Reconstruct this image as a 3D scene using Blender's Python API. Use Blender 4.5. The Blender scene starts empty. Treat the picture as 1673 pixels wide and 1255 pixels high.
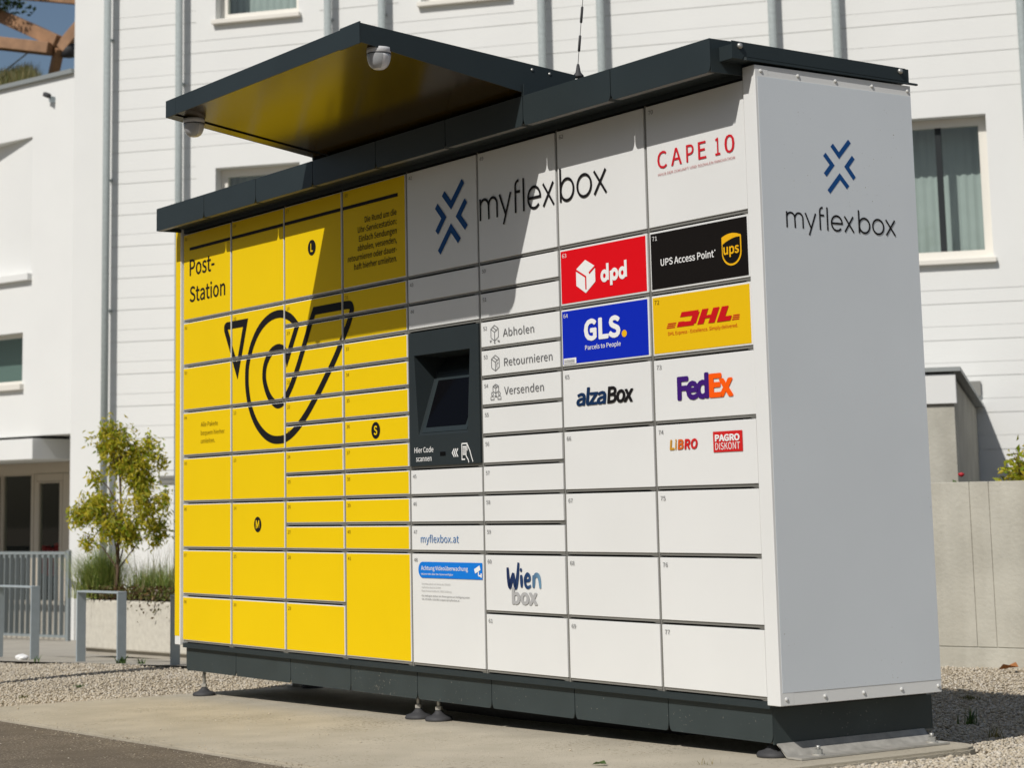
import bpy, bmesh, math, random, os
import numpy as np
from mathutils import Vector, Matrix
random.seed(4); rng = np.random.default_rng(4)
S = bpy.context.scene
C = S.collection
# ------------------------------------------------------------------ camera, sky, sun
CAM = Vector((9.0873, -4.3826, 0.6120))
YAW, PITCH, ROLL = -0.98144, 0.15050, -0.01847
f = Vector((math.sin(YAW)*math.cos(PITCH), math.cos(YAW)*math.cos(PITCH), math.sin(PITCH)))
r0 = Vector((math.cos(YAW), -math.sin(YAW), 0)); u0 = r0.cross(f)
rr = r0*math.cos(ROLL)+u0*math.sin(ROLL); uu = u0*math.cos(ROLL)-r0*math.sin(ROLL)
cd = bpy.data.cameras.new('camera'); cam = bpy.data.objects.new('camera', cd); C.objects.link(cam)
cam.matrix_world = Matrix(((rr.x, uu.x, -f.x, CAM.x), (rr.y, uu.y, -f.y, CAM.y), (rr.z, uu.z, -f.z, CAM.z), (0, 0, 0, 1)))
cd.sensor_fit = 'HORIZONTAL'; cd.sensor_width = 36
cd.lens = 36*3289.81/1673; cd.shift_x = 78.79/1673; cd.shift_y = -294.71/1673
cd.clip_start = .1; cd.clip_end = 800
cd.dof.use_dof = True; cd.dof.focus_distance = 7.6; cd.dof.aperture_fstop = 5.6
S.camera = cam
SUN = Vector((0.385, -1.0, 1.058)).normalized()
W = bpy.data.worlds.new('World'); S.world = W; W.use_nodes = True
nt = W.node_tree; bg = nt.nodes['Background']
sky = nt.nodes.new('ShaderNodeTexSky'); sky.sky_type = 'NISHITA'; sky.sun_disc = False
sky.sun_elevation = math.asin(SUN.z); sky.sun_rotation = math.atan2(SUN.x, SUN.y)
sky.air_density = 1.0; sky.dust_density = 1.2; sky.ozone_density = 1.0
nt.links.new(sky.outputs[0], bg.inputs[0]); bg.inputs[1].default_value = 0.055
ld = bpy.data.lights.new('sun', 'SUN'); ld.energy = 3.3; ld.angle = math.radians(.53); ld.color = (1, .962, .905)
sun = bpy.data.objects.new('sun', ld); C.objects.link(sun); sun.rotation_euler = SUN.to_track_quat('Z', 'Y').to_euler()
S.view_settings.view_transform = 'Standard'; S.view_settings.look = 'None'; S.view_settings.gamma = 1
S.view_settings.exposure = 0.13; S.view_settings.use_curve_mapping = False
S.cycles.max_bounces = 8; S.cycles.transparent_max_bounces = 12
try: S.cycles.use_denoising = True
except Exception: pass

# ------------------------------------------------------------------ materials
def mat(name, col, rough=.5, metal=0, spec=.5, noise=0, nscale=8, bump=0, bscale=60, col2=None, coat=0, detail=4, speck=None, speckt=.7, specks=100):
    m = bpy.data.materials.new(name); m.use_nodes = True; t = m.node_tree; b = t.nodes['Principled BSDF']
    b.inputs['Base Color'].default_value = (*col, 1); b.inputs['Roughness'].default_value = rough
    b.inputs['Metallic'].default_value = metal; b.inputs['Specular IOR Level'].default_value = spec
    b.inputs['Coat Weight'].default_value = coat
    tc = t.nodes.new('ShaderNodeTexCoord')
    if noise or col2:
        n = t.nodes.new('ShaderNodeTexNoise'); n.inputs['Scale'].default_value = nscale; n.inputs['Detail'].default_value = detail
        t.links.new(tc.outputs['Object'], n.inputs['Vector'])
        cr = t.nodes.new('ShaderNodeValToRGB'); cr.color_ramp.elements[0].position = .32; cr.color_ramp.elements[1].position = .68
        a = col; c2 = col2 or tuple(c*(1-noise) for c in col)
        cr.color_ramp.elements[0].color = (*c2, 1); cr.color_ramp.elements[1].color = (*a, 1)
        t.links.new(n.outputs[0], cr.inputs[0]); t.links.new(cr.outputs[0], b.inputs['Base Color'])
    if speck:      # dried splashes: sparse grains gathered in patches
        n3 = t.nodes.new('ShaderNodeTexNoise'); n3.inputs['Scale'].default_value = specks; n3.inputs['Detail'].default_value = 2
        n4 = t.nodes.new('ShaderNodeTexNoise'); n4.inputs['Scale'].default_value = 3.0
        t.links.new(tc.outputs['Object'], n3.inputs['Vector']); t.links.new(tc.outputs['Object'], n4.inputs['Vector'])
        ma = t.nodes.new('ShaderNodeMath'); ma.operation = 'MULTIPLY_ADD'; ma.inputs[1].default_value = .35; t.links.new(n4.outputs[0], ma.inputs[0]); t.links.new(n3.outputs[0], ma.inputs[2])
        mr = t.nodes.new('ShaderNodeMapRange'); mr.inputs[1].default_value = speckt+.17; mr.inputs[2].default_value = speckt+.23; t.links.new(ma.outputs[0], mr.inputs[0])
        mx = t.nodes.new('ShaderNodeMix'); mx.data_type = 'RGBA'; mx.inputs[7].default_value = (*speck, 1); mx.inputs[6].default_value = (*col, 1); t.links.new(mr.outputs[0], mx.inputs[0])
        if b.inputs['Base Color'].links: t.links.new(b.inputs['Base Color'].links[0].from_socket, mx.inputs[6])
        t.links.new(mx.outputs[2], b.inputs['Base Color'])
    if bump:
        n2 = t.nodes.new('ShaderNodeTexNoise'); n2.inputs['Scale'].default_value = bscale; n2.inputs['Detail'].default_value = 6
        t.links.new(tc.outputs['Object'], n2.inputs['Vector'])
        bp = t.nodes.new('ShaderNodeBump'); bp.inputs['Strength'].default_value = bump; bp.inputs['Distance'].default_value = .01
        t.links.new(n2.outputs[0], bp.inputs['Height']); t.links.new(bp.outputs[0], b.inputs['Normal'])
    return m
M = {}
M['white'] = mat('white_paint', (.795, .80, .785), .36, noise=.035, nscale=2.2, bump=.03, bscale=4)
M['yellow'] = mat('yellow_film', (.86, .59, .003), .5, spec=.1, noise=.03, nscale=2.5, bump=.015, bscale=6)
M['dark'] = mat('anthracite_paint', (.026, .036, .039), .45, spec=.35, noise=.12, nscale=4, bump=.02, bscale=12)
M['plinth'] = mat('anthracite_plinth', (.042, .055, .056), .5, spec=.3, noise=.18, nscale=5, bump=.03, bscale=30, speck=(.20, .19, .165), speckt=.735, specks=110)
M['dark2'] = mat('anthracite_panel', (.024, .032, .035), .55, spec=.25, noise=.08, nscale=6, bump=.03, bscale=300)
M['alu'] = mat('aluminium_profile', (.25, .245, .225), .45, metal=.35, noise=.1, nscale=10)
M['rail'] = mat('grey_rail', (.24, .235, .215), .5, metal=.2)
M['black'] = mat('black_gap', (.012, .012, .012), .7)
M['panel'] = mat('grey_side_film', (.71, .755, .79), .34, noise=.05, nscale=1.6, bump=.04, bscale=2.5, speck=(.30, .27, .22), speckt=.765, specks=130)
M['galv'] = mat('galvanised_steel', (.52, .50, .45), .5, metal=.25, noise=.3, nscale=25, bump=.1, bscale=80)
M['rubber'] = mat('rubber', (.05, .05, .053), .7, noise=.2, nscale=40)
M['steel'] = mat('zinc_bolt', (.42, .42, .40), .45, metal=.6)
M['screwp'] = mat('painted_screw', (.62, .62, .60), .45)
M['ink'] = mat('black_print', (.012, .011, .012), .6, spec=.12)
M['inkg'] = mat('grey_print', (.16, .16, .165), .6, spec=.12)
M['inkl'] = mat('light_grey_print', (.42, .42, .42), .6, spec=.12)
M['inky'] = mat('dark_amber_print', (.22, .14, .006), .6, spec=.12)
M['blue'] = mat('blue_print', (.012, .075, .25), .6, spec=.12)
M['bluel'] = mat('mid_blue_print', (.07, .19, .42), .6, spec=.12)
M['cape'] = mat('crimson_print', (.60, .018, .03), .6, spec=.12)
M['capel'] = mat('pale_crimson_print', (.50, .16, .16), .6, spec=.12)
M['red'] = mat('red_film', (.72, .004, .010), .5, spec=.12)
M['blue64'] = mat('royal_blue_film', (.004, .022, .46), .5, spec=.12)
M['black71'] = mat('black_film', (.009, .007, .006), .5, spec=.12)
M['dhly'] = mat('mustard_film', (.80, .50, .006), .5, spec=.12)
M['dhlr'] = mat('dark_red_print', (.56, .008, .012), .6, spec=.12)
M['gold'] = mat('gold_print', (.85, .46, .01), .6, spec=.12)
M['whitep'] = mat('white_print', (.84, .84, .83), .6, spec=.12)
M['navy'] = mat('navy_print', (.008, .03, .09), .6, spec=.12)
M['purple'] = mat('purple_print', (.05, .012, .17), .6, spec=.12)
M['orange'] = mat('orange_print', (.95, .11, .004), .6, spec=.12)
M['banner'] = mat('azure_print', (.008, .19, .68), .6, spec=.12)
M['lib1'] = mat('ochre_print', (.60, .30, .02), .6, spec=.12)
M['lib2'] = mat('amber_red_print', (.66, .13, .02), .6, spec=.12)
M['lib3'] = mat('scarlet_print', (.62, .02, .02), .6, spec=.12)
M['glassblk'] = mat('display_glass', (.003, .003, .004), .16, spec=.06)
M['dome'] = mat('camera_shell', (.62, .62, .62), .3)
M['domeg'] = mat('camera_glass', (.35, .36, .37), .12, coat=.5)
def conc(name, c, c2, ns, bump=.3, bs=60, rough=.85, **k): return mat(name, c, rough, spec=.25, col2=c2, nscale=ns, bump=bump, bscale=bs, detail=8, **k)
M['pad'] = conc('pad_concrete', (.51, .46, .365), (.42, .378, .295), 4, .5, 190, speck=(.30, .26, .195), speckt=.64, specks=75)
M['asphalt'] = conc('asphalt', (.180, .148, .110), (.138, .113, .085), 7, .7, 260, speck=(.34, .29, .22), speckt=.585, specks=120)
M['pave'] = conc('pavement_concrete', (.42, .39, .33), (.35, .32, .27), 3, .2, 60)
M['gravelbed'] = conc('gravel_bed', (.44, .37, .27), (.28, .23, .165), 60, 1, 90)
M['plaster'] = mat('white_plaster', (.765, .768, .745), .85, spec=.2, noise=.035, nscale=1.2, bump=.12, bscale=120)
M['retain'] = None
M['beige'] = mat('beige_frame', (.58, .51, .41), .6)
M['cream'] = mat('cream_window_frame', (.74, .71, .64), .5)
M['tube'] = mat('galvanised_tube', (.36, .40, .395), .65, spec=.2, noise=.15, nscale=30)
M['greypaint'] = mat('grey_painted_steel', (.36, .41, .43), .55, spec=.3, noise=.08, nscale=20)
M['coping'] = mat('zinc_coping', (.34, .36, .35), .5, metal=.4)
M['curtain'] = mat('sage_curtain', (.52, .57, .55), .9, noise=.06, nscale=6)
M['darkroom'] = mat('dark_interior', (.02, .024, .026), .9)
M['soil'] = conc('planting_soil', (.06, .042, .026), (.03, .02, .012), 20, .8, 50)
def retaining():
    m = conc('board_marked_concrete', (.56, .54, .465), (.43, .415, .355), 2.6, .35, 40)
    t = m.node_tree; b = t.nodes['Principled BSDF']; old = b.inputs['Base Color'].links[0].from_socket
    tc = t.nodes.new('ShaderNodeTexCoord'); mp = t.nodes.new('ShaderNodeMapping'); mp.inputs['Scale'].default_value = (5, 5, 1.1)
    n = t.nodes.new('ShaderNodeTexNoise'); n.inputs['Scale'].default_value = 1; n.inputs['Detail'].default_value = 6
    t.links.new(tc.outputs['Object'], mp.inputs[0]); t.links.new(mp.outputs[0], n.inputs['Vector'])
    cr = t.nodes.new('ShaderNodeValToRGB'); cr.color_ramp.elements[0].position = .36; cr.color_ramp.elements[1].position = .6
    cr.color_ramp.elements[0].color = (.58, .56, .53, 1); cr.color_ramp.elements[1].color = (1, 1, 1, 1)
    mx = t.nodes.new('ShaderNodeMix'); mx.data_type = 'RGBA'; mx.blend_type = 'MULTIPLY'; mx.inputs[0].default_value = .42
    t.links.new(n.outputs[0], cr.inputs[0]); t.links.new(old, mx.inputs[6]); t.links.new(cr.outputs[0], mx.inputs[7]); t.links.new(mx.outputs[2], b.inputs['Base Color'])
    return m
M['retain'] = retaining()
def glass(name, tint, gl=.04):
    m = bpy.data.materials.new(name); m.use_nodes = True; t = m.node_tree; t.nodes.clear()
    o = t.nodes.new('ShaderNodeOutputMaterial'); tr = t.nodes.new('ShaderNodeBsdfTransparent'); tr.inputs[0].default_value = (*tint, 1)
    g = t.nodes.new('ShaderNodeBsdfGlossy'); g.inputs['Roughness'].default_value = .02
    lw = t.nodes.new('ShaderNodeLayerWeight'); lw.inputs[0].default_value = .5; fr = t.nodes.new('ShaderNodeMath'); fr.operation = 'MULTIPLY_ADD'; fr.inputs[1].default_value = .30; fr.inputs[2].default_value = gl; pw_ = t.nodes.new('ShaderNodeMath'); pw_.operation = 'POWER'; pw_.inputs[1].default_value = 3; t.links.new(lw.outputs['Facing'], pw_.inputs[0]); t.links.new(pw_.outputs[0], fr.inputs[0]); mx = t.nodes.new('ShaderNodeMixShader')
    t.links.new(fr.outputs[0], mx.inputs[0]); t.links.new(tr.outputs[0], mx.inputs[1]); t.links.new(g.outputs[0], mx.inputs[2]); t.links.new(mx.outputs[0], o.inputs[0])
    return m
M['glass'] = glass('tinted_glass', (.78, .83, .81), .07); M['glassd'] = glass('dark_glass', (.5, .55, .53))
def leafmat(name, c1, c2, c3=None, trans=.25):
    m = bpy.data.materials.new(name); m.use_nodes = True; t = m.node_tree; b = t.nodes['Principled BSDF']
    gi = t.nodes.new('ShaderNodeNewGeometry'); cr = t.nodes.new('ShaderNodeValToRGB')
    cr.color_ramp.elements[0].color = (*c1, 1); cr.color_ramp.elements[1].color = (*c2, 1)
    if c3: e = cr.color_ramp.elements.new(.9); e.color = (*c3, 1); cr.color_ramp.elements[-2].position = .8
    t.links.new(gi.outputs['Random Per Island'], cr.inputs[0]); t.links.new(cr.outputs[0], b.inputs['Base Color']); b.inputs['Roughness'].default_value = .5
    o = t.nodes['Material Output']; tl = t.nodes.new('ShaderNodeBsdfTranslucent'); mx = t.nodes.new('ShaderNodeMixShader'); mx.inputs[0].default_value = trans
    t.links.new(cr.outputs[0], tl.inputs[0]); t.links.new(b.outputs[0], mx.inputs[1]); t.links.new(tl.outputs[0], mx.inputs[2]); t.links.new(mx.outputs[0], o.inputs[0])
    return m
M['leaf'] = leafmat('yellow_green_leaves', (.24, .36, .018), (.60, .60, .024), (.74, .60, .06), .55)
M['grass'] = leafmat('grass_blades', (.07, .20, .02), (.24, .42, .05), (.42, .42, .12))
M['cover'] = leafmat('rusty_ground_cover', (.10, .035, .018), (.22, .10, .04), (.09, .11, .02))
M['weed'] = leafmat('weed_leaves', (.03, .075, .02), (.09, .15, .03))
M['meadow'] = leafmat('dry_meadow', (.10, .13, .03), (.32, .25, .09), (.20, .16, .06))
M['flowerred'] = mat('red_petal', (.45, .02, .03), .6)
M['treeleaf'] = leafmat('dark_green_leaves', (.02, .05, .012), (.07, .13, .025))
M['bark'] = mat('bark', (.16, .10, .065), .9, noise=.4, nscale=30, bump=.5, bscale=40)
M['wood'] = mat('larch_beam', (.36, .20, .105), .7, noise=.35, nscale=5, bump=.2, bscale=30)
def pebbles():
    m = bpy.data.materials.new('pebbles'); m.use_nodes = True; t = m.node_tree; b = t.nodes['Principled BSDF']
    gi = t.nodes.new('ShaderNodeNewGeometry'); cr = t.nodes.new('ShaderNodeValToRGB'); cr.color_ramp.interpolation = 'LINEAR'
    cols = [(0, (.40, .34, .25)), (.25, (.52, .45, .335)), (.5, (.58, .515, .41)), (.7, (.48, .42, .33)), (.88, (.65, .60, .51)), (1, (.36, .31, .25))]
    cr.color_ramp.elements[0].color = (*cols[0][1], 1); cr.color_ramp.elements[1].color = (*cols[-1][1], 1)
    for p_, c_ in cols[1:-1]: e = cr.color_ramp.elements.new(p_); e.color = (*c_, 1)
    t.links.new(gi.outputs['Random Per Island'], cr.inputs[0]); t.links.new(cr.outputs[0], b.inputs['Base Color']); b.inputs['Roughness'].default_value = .8
    return m
M['pebble'] = pebbles()
def wienmat():
    m = mat('blue_gradient_print', (.02, .06, .2), .45); t = m.node_tree; b = t.nodes['Principled BSDF']
    tc = t.nodes.new('ShaderNodeTexCoord'); sx = t.nodes.new('ShaderNodeSeparateXYZ'); mr = t.nodes.new('ShaderNodeMapRange')
    n = t.nodes.new('ShaderNodeTexNoise'); n.inputs['Scale'].default_value = 9; ad = t.nodes.new('ShaderNodeMath'); ad.operation = 'MULTIPLY_ADD'; ad.inputs[1].default_value = .09
    mr.inputs[1].default_value = 2.83; mr.inputs[2].default_value = 3.08
    cr = t.nodes.new('ShaderNodeValToRGB'); cr.color_ramp.elements[0].color = (.006, .02, .085, 1); cr.color_ramp.elements[1].color = (.22, .42, .58, 1)
    e = cr.color_ramp.elements.new(.55); e.color = (.012, .05, .15, 1)
    t.links.new(tc.outputs['Object'], sx.inputs[0]); t.links.new(tc.outputs['Object'], n.inputs['Vector']); t.links.new(n.outputs[0], ad.inputs[0]); t.links.new(sx.outputs[0], ad.inputs[2])
    t.links.new(ad.outputs[0], mr.inputs[0]); t.links.new(mr.outputs[0], cr.inputs[0]); t.links.new(cr.outputs[0], b.inputs['Base Color'])
    return m
M['wien'] = wienmat()

# ------------------------------------------------------------------ mesh helpers
def link(name, me, m, parent=None, label=None):
    o = bpy.data.objects.new(name, me); C.objects.link(o)
    if m is not None and not me.materials: me.materials.append(m)
    if parent: o.parent = parent
    if label: o['label'] = label
    return o
def raw(name, vs, fs, m, parent=None, label=None, smooth=False):
    me = bpy.data.meshes.new(name); me.from_pydata([tuple(v) for v in vs], [], fs); me.update()
    if smooth:
        for p in me.polygons: p.use_smooth = True
    return link(name, me, m, parent, label)
def empty(name, loc=(0, 0, 0), rz=0):
    o = bpy.data.objects.new(name, None); C.objects.link(o); o.location = loc; o.rotation_euler = (0, 0, rz); o.empty_display_size = .2; return o
def tag(o, label=None, cat=None, group=None, kind=None):
    for k_, v in (('label', label), ('category', cat), ('group', group), ('kind', kind)):
        if v: o[k_] = v
    return o
def boxvf(x0, x1, y0, y1, z0, z1, base=0):
    v = [(x0, y0, z0), (x1, y0, z0), (x1, y1, z0), (x0, y1, z0), (x0, y0, z1), (x1, y0, z1), (x1, y1, z1), (x0, y1, z1)]
    q = [(0, 3, 2, 1), (4, 5, 6, 7), (0, 1, 5, 4), (1, 2, 6, 5), (2, 3, 7, 6), (3, 0, 4, 7)]
    return v, [tuple(i+base for i in k) for k in q]
def bevel(me, w, seg=2):
    bm = bmesh.new(); bm.from_mesh(me); bmesh.ops.bevel(bm, geom=bm.edges[:], offset=w, segments=seg, affect='EDGES', profile=.5, clamp_overlap=True)
    bm.to_mesh(me); bm.free()
def box(name, b, m, parent=None, bev=0, label=None, seg=2):
    v, q = boxvf(*b); o = raw(name, v, q, m, parent, label)
    if bev: bevel(o.data, bev, seg)
    return o
def boxes(name, bs, m, parent=None, label=None):
    V, Q = [], []
    for b in bs: v, q = boxvf(*b, base=len(V)); V += v; Q += q
    return raw(name, V, Q, m, parent, label)
def prism(name, pts, axis, a, b, m, parent=None, bev=0, label=None):
    """extrude a 2-D outline along an axis: 'y' (pts x,z), 'x' (pts y,z) or 'z' (pts x,y)"""
    n = len(pts); mk = {'y': lambda p, t: (p[0], t, p[1]), 'x': lambda p, t: (t, p[0], p[1]), 'z': lambda p, t: (p[0], p[1], t)}[axis]
    V = [mk(p, a) for p in pts]+[mk(p, b) for p in pts]
    Q = [tuple(range(n)), tuple(range(2*n-1, n-1, -1))]+[(i, i+n, (i+1) % n+n, (i+1) % n) for i in range(n)]
    o = raw(name, V, Q, m, parent, label)
    bm = bmesh.new(); bm.from_mesh(o.data); bmesh.ops.recalc_face_normals(bm, faces=bm.faces[:])
    if bev: bmesh.ops.bevel(bm, geom=bm.edges[:], offset=bev, segments=2, affect='EDGES', profile=.5, clamp_overlap=True)
    bm.to_mesh(o.data); bm.free()
    return o
def tubevf(pts, rad, n=8, base=0, cap=True):
    pts = [Vector(p) for p in pts]; V, Q = [], []
    rs = rad if isinstance(rad, (list, tuple)) else [rad]*len(pts)
    for i, p in enumerate(pts):
        d = (pts[min(i+1, len(pts)-1)]-pts[max(i-1, 0)]).normalized()
        a = d.cross(Vector((0, 0, 1)) if abs(d.z) < .9 else Vector((1, 0, 0))).normalized(); b = d.cross(a)
        for k in range(n):
            t = 2*math.pi*k/n; V.append(tuple(p+(a*math.cos(t)+b*math.sin(t))*rs[i]))
    for i in range(len(pts)-1):
        for k in range(n): Q.append((base+i*n+k, base+i*n+(k+1) % n, base+(i+1)*n+(k+1) % n, base+(i+1)*n+k))
    if cap: Q.append(tuple(base+k for k in range(n-1, -1, -1))); Q.append(tuple(base+(len(pts)-1)*n+k for k in range(n)))
    return V, Q
def tube(name, pts, rad, m, parent=None, n=10, label=None, smooth=True):
    v, q = tubevf(pts, rad, n); return raw(name, v, q, m, parent, label, smooth)
def lathe(name, prof, c, m, parent=None, n=20, label=None, axis='z', smooth=True):
    V, Q = [], []
    for (r_, h) in prof:
        for k in range(n):
            t = 2*math.pi*k/n; a, b = r_*math.cos(t), r_*math.sin(t)
            V.append((c[0]+a, c[1]+b, c[2]+h) if axis == 'z' else ((c[0]+h, c[1]+a, c[2]+b) if axis == 'x' else (c[0]+a, c[1]+h, c[2]+b)))
    for i in range(len(prof)-1):
        for k in range(n): Q.append((i*n+k, i*n+(k+1) % n, (i+1)*n+(k+1) % n, (i+1)*n+k))
    Q.append(tuple(range(n-1, -1, -1))); Q.append(tuple((len(prof)-1)*n+k for k in range(n)))
    o = raw(name, V, Q, m, parent, label, smooth)
    bm = bmesh.new(); bm.from_mesh(o.data); bmesh.ops.recalc_face_normals(bm, faces=bm.faces[:]); bm.to_mesh(o.data); bm.free()
    return o

# ------------------------------------------------------------------ ground
GA, GB = -.256, .0175
def zg(x): return GA+GB*x
WC = .525709          # column width
U = .22222            # one height unit, nine to a column
def sheet(name, poly, m, dz=0, zf=None, parent=None):
    zf = zf or (lambda x, y: zg(x)+dz)
    return raw(name, [(x, y, zf(x, y)) for x, y in poly], [tuple(range(len(poly)))], m, parent)
tag(sheet('ground', [(-260, -260), (260, -260), (260, 260), (-260, 260)], M['gravelbed'], zf=lambda x, y: -1.25), kind='structure')
tag(sheet('road', [(-24, -40), (40, -40), (40, -1.112), (-24, -1.112)], M['asphalt'], dz=-.014), kind='structure')
# concrete slab under the locker: rounded back corner, real thickness
pts = [(-.12, -1.108), (4.43, -1.108), (4.43, .62)]
for k in range(1, 7):
    t = k/6*math.pi/2; pts.append((4.43-.14*(1-math.cos(t)), .62+.14*math.sin(t)))
pts += [(-.07, .76)]
n = len(pts)
V = [(x, y, zg(x)) for x, y in pts]+[(x, y, zg(x)-.16) for x, y in pts]
slab = raw('concrete_slab', V, [tuple(range(n))]+[(i+n, (i+1) % n+n, (i+1) % n, i) for i in range(n)], M['pad'])
bm = bmesh.new(); bm.from_mesh(slab.data); bmesh.ops.bevel(bm, geom=[e for e in bm.edges if all(v.index < n for v in e.verts)], offset=.008, segments=2, affect='EDGES'); bm.to_mesh(slab.data); bm.free()
tag(slab, kind='structure')
def gz(x, y):      # gravel surface: flush left of the slab, lower to the right and behind
    t = min(1, max(0, (x+.2)/1.2)); t = t*t*(3-2*t); k = min(1, max(0, (y-.75)/1.4)); k = k*k*(3-2*k)
    return zg(x)-.012-t*(.006+.044*k)+.008*math.sin(3.1*x+1.7*y)*math.sin(2.3*y-x)
NB = lambda x: .615+(x+4.037)*.2962           # far edge of the left gravel
V, Q = [], []
xs = list(np.linspace(-9, -.1, 60))+list(np.linspace(-.1, 14, 80))[1:]
def ylim(x):
    lo = -1.11
    hi = NB(x) if x < -1 else (NB(-1)+(x+1)*1.5 if x < 1 else 4.7+(x-1)*.35)
    return lo, hi
NY = 40
for x in xs:
    lo, hi = ylim(x)
    for j in range(NY+1):
        y = lo+(hi-lo)*j/NY; V.append((x, y, gz(x, y)-.012))
for i in range(len(xs)-1):
    for j in range(NY): Q.append((i*(NY+1)+j, (i+1)*(NY+1)+j, (i+1)*(NY+1)+j+1, i*(NY+1)+j+1))
tag(raw('gravel_bed', V, Q, M['gravelbed'], smooth=True), kind='structure')
# pavement between the gravel and the building, falling towards the entrance
P0 = Vector((-12.42, 4.60)); AF = math.radians(39); AW = math.radians(16.5)
df = Vector((math.cos(AF), math.sin(AF))); dw = Vector((math.cos(AW), math.sin(AW)))
near = [(-13, NB(-13)), (-9, NB(-9)), (-5, NB(-5)), (-3, NB(-3)), (-1, NB(-1))]
far = [P0-dw*9, P0-dw*3, P0+df*.2, P0+df*4, P0+df*9.5]
V = [(x, y+.002, zg(x)-.006) for x, y in near]+[(p.x, p.y, -.757) for p in far]
tag(raw('pavement', V, [(i, i+1, 6+i, 5+i) for i in range(4)], M['pave']), kind='structure')
# pebbles
icv = np.array([(1, 0, 0), (-1, 0, 0), (0, 1, 0), (0, -1, 0), (0, 0, 1), (0, 0, -1), (.62, .62, .45), (-.62, -.62, .40), (.6, -.62, .42), (-.6, .62, .45)], float)
icf = np.array([(4, 0, 6), (4, 6, 2), (4, 2, 9), (4, 9, 1), (4, 1, 7), (4, 7, 3), (4, 3, 8), (4, 8, 0), (5, 6, 0), (5, 2, 6), (5, 9, 2), (5, 1, 9), (5, 7, 1), (5, 3, 7), (5, 8, 3), (5, 0, 8)])
def pebble_mesh(name, P, size):
    n = len(P); nv = len(icv)
    sc = size[:, None]*rng.uniform(.6, 1.3, (n, 3))*np.array([1, 1, .62]); ang = rng.uniform(0, 6.283, n); ca, sa = np.cos(ang), np.sin(ang)
    v = icv[None]*(1+rng.uniform(-.22, .22, (n, nv, 1)))*sc[:, None, :]
    tl = rng.normal(0, .35, n); x, y, z = v[..., 0], v[..., 1], v[..., 2]
    z2 = z*np.cos(tl)[:, None]+x*np.sin(tl)[:, None]; x = x*np.cos(tl)[:, None]-z*np.sin(tl)[:, None]
    v = np.stack([x*ca[:, None]-y*sa[:, None], x*sa[:, None]+y*ca[:, None], z2], -1)+P[:, None, :]
    fc = (icf[None]+np.arange(n)[:, None, None]*nv).reshape(-1)
    me = bpy.data.meshes.new(name); me.vertices.add(n*nv); me.vertices.foreach_set('co', v.astype(np.float32).ravel())
    nf = n*len(icf); me.loops.add(nf*3); me.loops.foreach_set('vertex_index', fc.astype(np.int32))
    me.polygons.add(nf); me.polygons.foreach_set('loop_start', np.arange(0, nf*3, 3, dtype=np.int32)); me.polygons.foreach_set('loop_total', np.full(nf, 3, dtype=np.int32))
    me.polygons.foreach_set('use_smooth', np.ones(nf, dtype=bool)); me.update(); me.validate()
    return link(name, me, M['pebble'])
def scatter(n, x0, x1, yf, s0, s1):
    xx = rng.uniform(x0, x1, n); P = np.zeros((n, 3)); P[:, 0] = xx
    for i in range(n):
        lo, hi = yf(xx[i]); P[i, 1] = rng.uniform(lo, hi); P[i, 2] = gz(xx[i], P[i, 1])-.006+rng.uniform(-.004, .006)
    return P, rng.uniform(s0, s1, n)**1.0
a, sa_ = scatter(46000, -5.2, -.1, lambda x: (-1.1 if x < -.13 else .77, NB(x) if x < -1 else NB(-1)), .0042, .0098)
b, sb_ = scatter(46000, .2, 4.9, lambda x: (.77 if x < 4.44 else -.5, min(4.6, .9+(5.1-x)*1.15)), .0042, .0100)
c_, sc_ = scatter(9000, 4.44, 4.95, lambda x: (-.75, 1.4), .0040, .0110)
keep = ~((b[:, 0] < 4.44) & (b[:, 1] < .765))
gr_ = pebble_mesh('gravel', np.concatenate([a, b[keep], c_]), np.concatenate([sa_, sb_[keep], sc_]))
tag(gr_, 'loose beige gravel stones beside and behind the concrete slab', 'gravel', kind='stuff')

# ------------------------------------------------------------------ lettering
FONTS = {}
def font():
    if 'f' not in FONTS:
        FONTS['f'] = None
        try:
            p = os.path.join(bpy.utils.system_resource('DATAFILES', path='fonts'), 'Noto Sans CJK Regular.woff2')
            if os.path.exists(p): FONTS['f'] = bpy.data.fonts.load(p)
        except Exception: pass
    return FONTS['f']
TXT = {}
def glyphs(s, off, shear, spacing):
    k = (s, off, shear, spacing)
    if k not in TXT:
        cu = bpy.data.curves.new('t', 'FONT'); cu.body = s; cu.size = 1; cu.offset = off; cu.shear = shear; cu.space_character = spacing; cu.resolution_u = 3; cu.fill_mode = 'FRONT'
        if font(): cu.font = font()
        o = bpy.data.objects.new('t', cu)
        me = bpy.data.meshes.new_from_object(o)
        vs = np.array([v.co[:2] for v in me.vertices]); fs = [tuple(p.vertices) for p in me.polygons]
        bpy.data.objects.remove(o); bpy.data.curves.remove(cu); bpy.data.meshes.remove(me)
        TXT[k] = (vs, fs)
    return TXT[k]
def bolder(vf, e):
    """heavier weight: the outline repeated round a small circle, each copy a hair in front of the last"""
    v, fs = vf; n = len(v); V, Q = [], []
    ks = [(0, 0)]+([] if e <= 0 else [(math.cos(a)*e, math.sin(a)*e) for a in np.arange(8)*math.pi/4])
    for i, (dx, dz) in enumerate(ks):
        V.append(np.column_stack([v[:, 0]+dx, v[:, 1]+dz, np.full(n, i*.00007)])); Q += [tuple(j+i*n for j in f_) for f_ in fs]
    return np.concatenate(V), Q
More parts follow.
